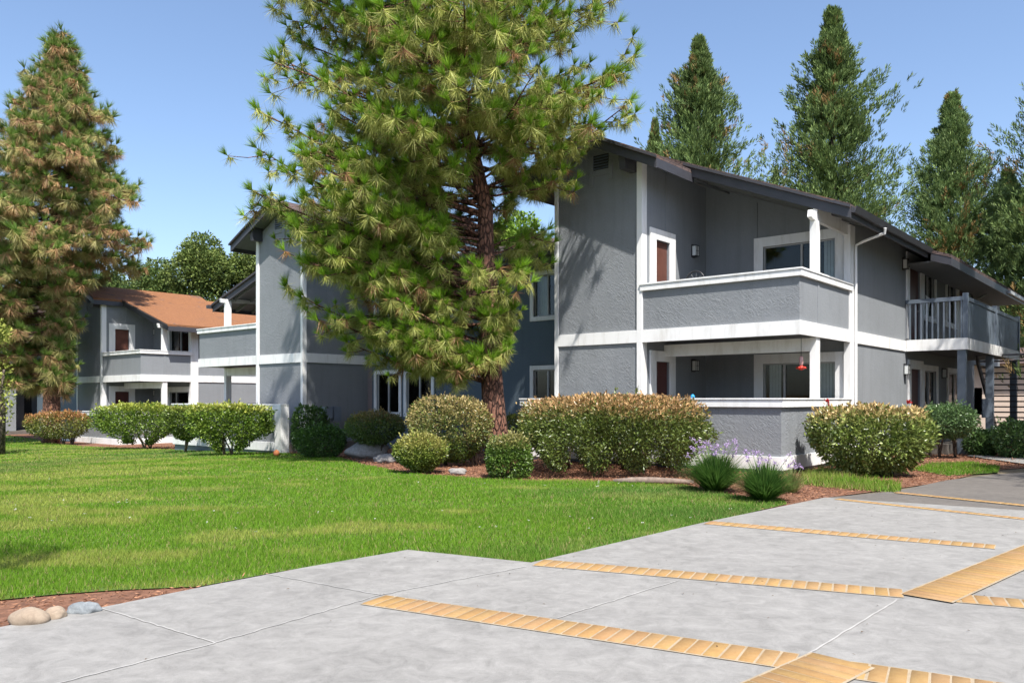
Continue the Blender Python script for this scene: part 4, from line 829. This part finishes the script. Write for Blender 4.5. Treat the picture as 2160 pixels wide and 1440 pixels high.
def ext_main(z, az):
    Lf = np.interp(z, [2.6, 3.4, 4.5, 6.0, 7.5, 9, 10.5, 12, 17, 20, 23.5], [3.0, 4.8, 5.2, 5.6, 5.5, 4.7, 4.2, 4.1, 3.6, 2.2, .3])
    Rt = np.interp(z, [2.6, 3.4, 4.5, 6.0, 7.5, 9, 10.5, 12, 17, 20, 23.5], [.2, .5, .9, 1.9, 2.7, 3.9, 4.4, 4.4, 3.8, 2.3, .3])
    Fr = np.interp(z, [2.6, 4.5, 6.0, 9, 12, 17, 23.5], [1.3, 2.2, 3.2, 4.0, 4.2, 3.8, .3]); c, s_ = cos(az), sin(az); sx = Rt if c > 0 else Lf
    return 1/sqrt((c/sx)**2+(s_/Fr)**2)
bx_, by_, _ = -.42, 20.6, 0
pine('pine_tree', 'tall long-needled pine with reddish trunk standing in front of the near building', (bx_, by_, 0),
     [(.08, 0, -.2), (.0, 0, .6), (-.12, 0, 3), (-.2, 0, 5), (-.28, 0, 6.5), (-.8, 0, 9), (-1.45, 0, 12), (-1.7, 0, 17), (-1.7, 0, 23.5)], [.36, .30, .26, .235, .185, .155, .13, .09, .02], 2.45, 23.2, ext_main, 285, .34, .0145, 62, 56, .09, tw=4.4, seed=3, extra=[(24, 2.6, 7.0, pi+.15, .5), (34, 5.0, 9.2, pi+.3, .42), (20, 7.5, 12.6, -pi/2, 1.3)],
     skip=lambda z, az: (4.8 < z < 7.6 and sin(az) < -.05 and cos(az) > -.7) or (3.9 < z < 7.2 and cos(az) > .35 and sin(az*7+z*5) > -.35),
     yc=((.11, .24, .015), (.28, .45, .035)), oc=((.24, .29, .05), (.54, .53, .16)), bc=(.36, .19, .09))
def ext_left(z, az):
    R_ = np.interp(z, [2.3, 3.5, 5, 8, 11, 13.2, 15, 17.5, 19.6], [2.8, 4.2, 4.8, 4.7, 4.2, 3.7, 2.6, 1.3, .3])
    if cos(az) > -.2: R_ = min(R_, np.interp(z, [2.3, 4.2, 6.2, 7.2, 8.2, 9.4], [.8, .9, 1.0, 1.2, 2.5, 4.0]))
    return R_*(1+.16*sin(az*3+z*1.3)+.16*sin(z*2.1+az))
pine('pine_tree', 'brown-tinged drooping pine at the left edge before the far building', (-22.4, 39.5, -.5),
     [(0, 0, -.2), (.1, 0, 3), (.15, 0, 8), (.3, 0, 14), (.5, 0, 19.8)], [.42, .36, .28, .15, .03], 2.5, 19.7, ext_left, 235, .50, .026, 40, 60, .42, tw=4.4, seed=8, droop=-.1, irr=(.6, 1.1),
     yc=((.10, .19, .03), (.24, .35, .08)), oc=((.27, .27, .08), (.56, .49, .2)), bc=(.52, .31, .16))

def conifer_mesh(H, R0, nb, seed, cols=((.045, .09, .03), (.22, .30, .09)), brown=.08):
    r = np.random.default_rng(seed); prof = lambda q: np.interp(q, [0, .05, .14, .27, .41, .7, 1], [.02, .12, .34, .70, .98, 1.12, 1.15])
    q = np.clip(r.beta(.95, 1.25, nb), .004, .93); zb = H*(1-q); az = r.uniform(0, 2*pi, nb); R_ = R0*prof(q)*r.uniform(.42, 1.12, nb)*(1+.24*np.sin(q*27+az*2+seed)+.12*np.sin(q*55+az*3))*(1+.16*np.sin(az*3+q*9+seed))
    ns = 11; k = np.repeat(np.arange(nb), ns); f = np.tile(np.linspace(.18, 1, ns), nb)+r.normal(size=nb*ns)*.04; rad = R_[k]*f; lat = r.normal(size=nb*ns)*(.10+.11*R_[k]*np.sin(np.clip(f, 0, 1)*2.6))
    P = np.c_[np.cos(az[k])*rad-np.sin(az[k])*lat, np.sin(az[k])*rad+np.cos(az[k])*lat, zb[k]-.25*rad*(1-f)+.30*R_[k]*f**2-.22*R_[k]+r.normal(size=nb*ns)*.13]
    out = np.c_[np.cos(az[k]), np.sin(az[k]), .75+1.0*(1-q[k])]; D = unit(out+r.normal(size=(nb*ns, 3))*.3); m = 15; n = len(P)
    base = np.repeat(P, m, 0); DD = np.repeat(D, m, 0); s = np.tile(np.linspace(0, 1, m), n)[:, None]; ln = np.repeat(r.uniform(.3, .62, n)*np.clip(.5+q[k]*1.3, .45, 1.1), m)[:, None]
    off = unit(r.normal(size=(n*m, 3))); tone = np.repeat(np.repeat(.72+.5*r.random(nb), ns)*(.85+.3*r.random(n)), m)[:, None]; tt = r.random((n*m, 1))*.6+s*.4; C = (np.array([cols[0]])*(1-tt)+np.array([cols[1]])*tt)*tone
    b = np.repeat(np.repeat(r.random(nb) < brown*(1+2*np.sin(az*2+q*9)), ns) & (r.random(n) < .7), m); C[b] = np.array([.30, .2, .08])*(.6+.8*r.random((b.sum(), 1)))
    D2 = unit(DD*1.0+off*.6+[0, 0, .1]); V, F, C3 = rhombs(base+DD*s*ln+off*.08*(1-s*.6), D2, unit(np.cross(D2, r.normal(size=D2.shape))), .25, .055, C, .1)
    return npmesh('crown', V, F, C3)
def conifer(label, px, ytop, Z, R0, proto=None, H0=None, rot=0, mesh=None, group='redwoods behind the near building', name='redwood_tree', sx=1):
    x = (px-CX)/FPX*Z; zt = EYE+(HZ-ytop)/FPX*Z; o = empty(name, (x, Z, 0), rot, label=label, cat='tree', group=group); s = zt/H0
    c = link('crown', mesh, None, o) if mesh.materials else link('crown', mesh, M['conifer'], o); c.scale = (s*sx, s*sx, s)
    t = MB().tube([(0, 0, 0), (0, 0, zt*.5), (0, 0, zt*.97)], [.35, .2, .02], 10).build('trunk', M['bark2'], o, smooth=True)
    return o
cm1 = conifer_mesh(22, 4.1, 900, 11); cm2 = conifer_mesh(22, 3.75, 950, 12, brown=.07); cm3 = conifer_mesh(22, 3.7, 900, 13, cols=((.06, .12, .045), (.26, .35, .12)), brown=.06)
conifer('redwood behind the near roof, closest to the gable peak', 1475, 93, 50, 0, H0=22, mesh=cm1, sx=1.0)
conifer('tallest redwood behind the middle of the near roof', 1757, 32, 50, 0, H0=22, mesh=cm2, rot=1.1, sx=1.0)
conifer('shorter redwood right of the tallest one', 2008, 208, 50, 0, H0=22, mesh=cm3, rot=2.3, sx=1.1)
conifer('little redwood tip peeking over the needle-strewn roof slope', 1382, 262, 54, 0, H0=22, mesh=cm2, rot=3.3, sx=.6)
conifer('tiny redwood tip left of the tallest one, just over the roof', 1635, 372, 58, 0, H0=22, mesh=cm3, rot=4, sx=.5)
conifer('dark redwood at the right edge behind the walkway roof', 2125, 365, 52, 0, H0=22, mesh=cm1, rot=.4, sx=1.15)
conifer('bronze-tinged redwood cut off by the right edge', 2245, 30, 46, 0, H0=22, mesh=cm2, rot=2.9, sx=.95)
def crown_mesh(lobes, n, leaf, cols, seed):
    r = np.random.default_rng(seed); VV = []; FF = []; CC = []; off = 0
    for (cx_, cy_, cz_, rx, rz_) in lobes:
        k = int(n*rx*rx); D = unit(r.normal(size=(k, 3))); lm = 1+.22*lumps(D*2.2, 1.6, int(cx_*7+seed) % 99)+.15*lumps(D*3, 3, 5); sh = np.clip(1-np.abs(r.normal(size=k))*.16, .4, 1.05)
        P = D*(lm*sh)[:, None]*[rx, rx, rz_]+[cx_, cy_, cz_]; t = r.random((k, 1)); C = np.array([cols[0]])*(1-t)+np.array([cols[1]])*t; C *= (1+.35*lumps(P, 1.2, 8))[:, None]
        D2 = unit(D+r.normal(size=(k, 3))*.8); V, F, C3 = rhombs(P, D2, unit(np.cross(D2, r.normal(size=D2.shape))), leaf*r.uniform(.7, 1.3, k), leaf*.55, np.clip(C, .01, 1)); VV.append(V); FF.append(F+off); CC.append(C3); off += len(V)
    return npmesh('crown', np.concatenate(VV), np.concatenate(FF), np.concatenate(CC))
def broad(label, px, ytop, Z, wpx, cols, seed, name='broadleaf_tree', leaf=.24, n=900, group='trees behind the far building'):
    x = (px-CX)/FPX*Z; zt = EYE+(HZ-ytop)/FPX*Z; w = wpx/FPX*Z; r = random.Random(seed); o = empty(name, (x, Z, -.5), 0, label=label, cat='tree', group=group); L = []
    for i in range(7):
        a = i*2.4; q = .3*w*sqrt(i/7); rr = w*r.uniform(.2, .3); L.append((cos(a)*q, sin(a)*q, zt+.5-rr*.9-q*1.0-r.uniform(0, .3)*i*.4, rr, rr*1.05))
    for i in range(5): a = i*1.3; L.append((cos(a)*w*.28, sin(a)*w*.28, zt*.5+r.uniform(-.6, .6), w*.3, zt*.25))
    link('crown', crown_mesh(L, n/ max(1, w*.12), leaf, cols, seed), M['conifer'], o)
    m = MB().tube([(0, 0, 0), (.1, 0, zt*.4), (0, 0, zt*.8)], [.3, .22, .06], 9)
    for i in range(5): a = i*1.3; m.tube([(.05, 0, zt*.35), (cos(a)*w*.15, sin(a)*w*.15, zt*.55), (cos(a)*w*.3, sin(a)*w*.3, zt*.7)], [.12, .08, .03], 6)
    m.build('trunk', M['bark2'], o, smooth=True); return o
gA = ((.05, .09, .02), (.2, .25, .06)); gB = ((.04, .08, .02), (.15, .2, .05)); gC = ((.07, .15, .01), (.24, .36, .05))
broad('round olive tree behind the middle of the far roof', 330, 552, 62, 150, gB, 1)
broad('tall olive tree behind the far roof, just left of the dark rake', 425, 500, 60, 150, gA, 2)
broad('bushy tree behind the dark rake of the left wing', 520, 520, 62, 130, gA, 3)
broad('low dark tree behind the gap between pine and far roof', 235, 568, 66, 120, gB, 4)
broad('dark green mass of tree at the far left beyond the pine', 120, 560, 70, 190, gB, 5)
broad('bright green tree above the recessed roof beside the pine trunk', 1090, 455, 46, 190, gC, 6, group='trees behind the near building')
broad('green tree behind the pine foliage and recessed roof', 830, 500, 48, 260, gA, 7, group='trees behind the near building')
broad('yellow-green small tree at the far left edge beside the pine', -8, 672, 30, 60, ((.16, .2, .03), (.4, .42, .1)), 9, leaf=.14, n=1500, group='trees at the left edge')
# street-side trees outside the picture that throw the dappled shade, and a row added behind the camera
def offtree(label, x, y, H, s, zc=0):
    o = empty('redwood_tree', (x, y, 0), 0, label=label, cat='tree', group='redwoods along the drive'); c = link('crown', cm1, None, o); c.scale = (s, s, H/22); MB().tube([(0, 0, 0), (0, 0, H*.9)], [.3, .03], 10).build('trunk', M['bark2'], o, smooth=True)
offtree('redwood just outside the right edge shading the walkway', 16.5, 19.2, 17, .6)
offtree('second redwood just outside the right edge, farther back', 20.0, 24.0, 17, .66)
offtree('third redwood outside the right edge, behind the other two', 22.8, 28.5, 17, .75)
offtree('smaller redwood beyond the right side of the driveway', 14.2, 12.3, 12, .66)
for i, (x, y, h, sc_, lb) in enumerate(((-16, -22, 13, .9, 'leftmost unseen redwood behind the viewer, added to darken window reflections'), (-8, -26, 15, 1.0, 'tall unseen redwood behind the viewer on the left, added to darken window reflections'), (1, -30, 12, 1.1, 'unseen redwood straight behind the viewer, added to darken window reflections'), (10, -32, 13, 1.1, 'unseen redwood behind the viewer on the right, added to darken window reflections'), (20, -26, 15, 1.1, 'rightmost unseen redwood behind the viewer, added to darken window reflections'), (-27, -14, 14, 1.0, 'unseen redwood far off to the left of the viewer, added to darken window reflections'))): offtree(lb, x, y, h, sc_)  # unseen row added to dim the sky mirrored in windows and the ambient light
o = empty('young_tree', (-4.15, 4.5, 0), 0, label='young tree just outside the left edge shading the lawn corner', cat='tree')
link('crown', crown_mesh([(0, 0, 5.9, .75, .6), (.15, .2, 5.5, .5, .4), (-.5, -.2, 5.5, .7, .5)], 1500, .09, gA, 4), M['conifer'], o); MB().tube([(-.3, 0, 0), (-.2, 0, 3), (-.05, 0, 5.6)], [.07, .06, .03], 8).build('trunk', M['bark2'], o, smooth=True)

# ---------------------------------------------------------------- sun, sky, camera
su, sv, sz = .85, -.53, 1.56
sx, sy = xy(su, sv); el = atan2(sz, sqrt(sx*sx+sy*sy))
from mathutils import Vector
L = bpy.data.lights.new('sun', 'SUN'); L.energy = 4.8; L.angle = radians(.53); L.color = (1, .955, .89)
lo_ = bpy.data.objects.new('sun', L); COL.objects.link(lo_); lo_.rotation_euler = Vector((sx, sy, sz)).to_track_quat('Z', 'Y').to_euler(); lo_.location = (10, -20, 40)
w = bpy.data.worlds.new('World'); sc.world = w; w.use_nodes = True; nt = w.node_tree; bg = nt.nodes['Background']
sky = nt.nodes.new('ShaderNodeTexSky'); sky.sky_type = 'NISHITA'; sky.sun_disc = False; sky.sun_elevation = el; sky.sun_rotation = atan2(sx, sy); sky.air_density = 1.0; sky.dust_density = 1.6; sky.air_density = .9; sky.ozone_density = 2.2; sky.altitude = 0
nt.links.new(sky.outputs[0], bg.inputs[0]); bg.inputs[1].default_value = .142
cam = bpy.data.cameras.new('camera'); co = bpy.data.objects.new('camera', cam); COL.objects.link(co); sc.camera = co
co.location = (0, 0, EYE); co.rotation_euler = (radians(90), 0, 0); cam.lens = FPX/2160*36; cam.sensor_width = 36; cam.shift_y = (HZ-720)/2160; cam.clip_end = 3000; cam.clip_start = .1
vs = sc.view_settings; vs.view_transform = 'Standard'; vs.look = 'None'; vs.exposure = 0.78; vs.gamma = 1
sc.render.engine = 'CYCLES'; sc.cycles.max_bounces = 8; sc.cycles.transparent_max_bounces = 12
sc.render.resolution_x = 1024; sc.render.resolution_y = 682
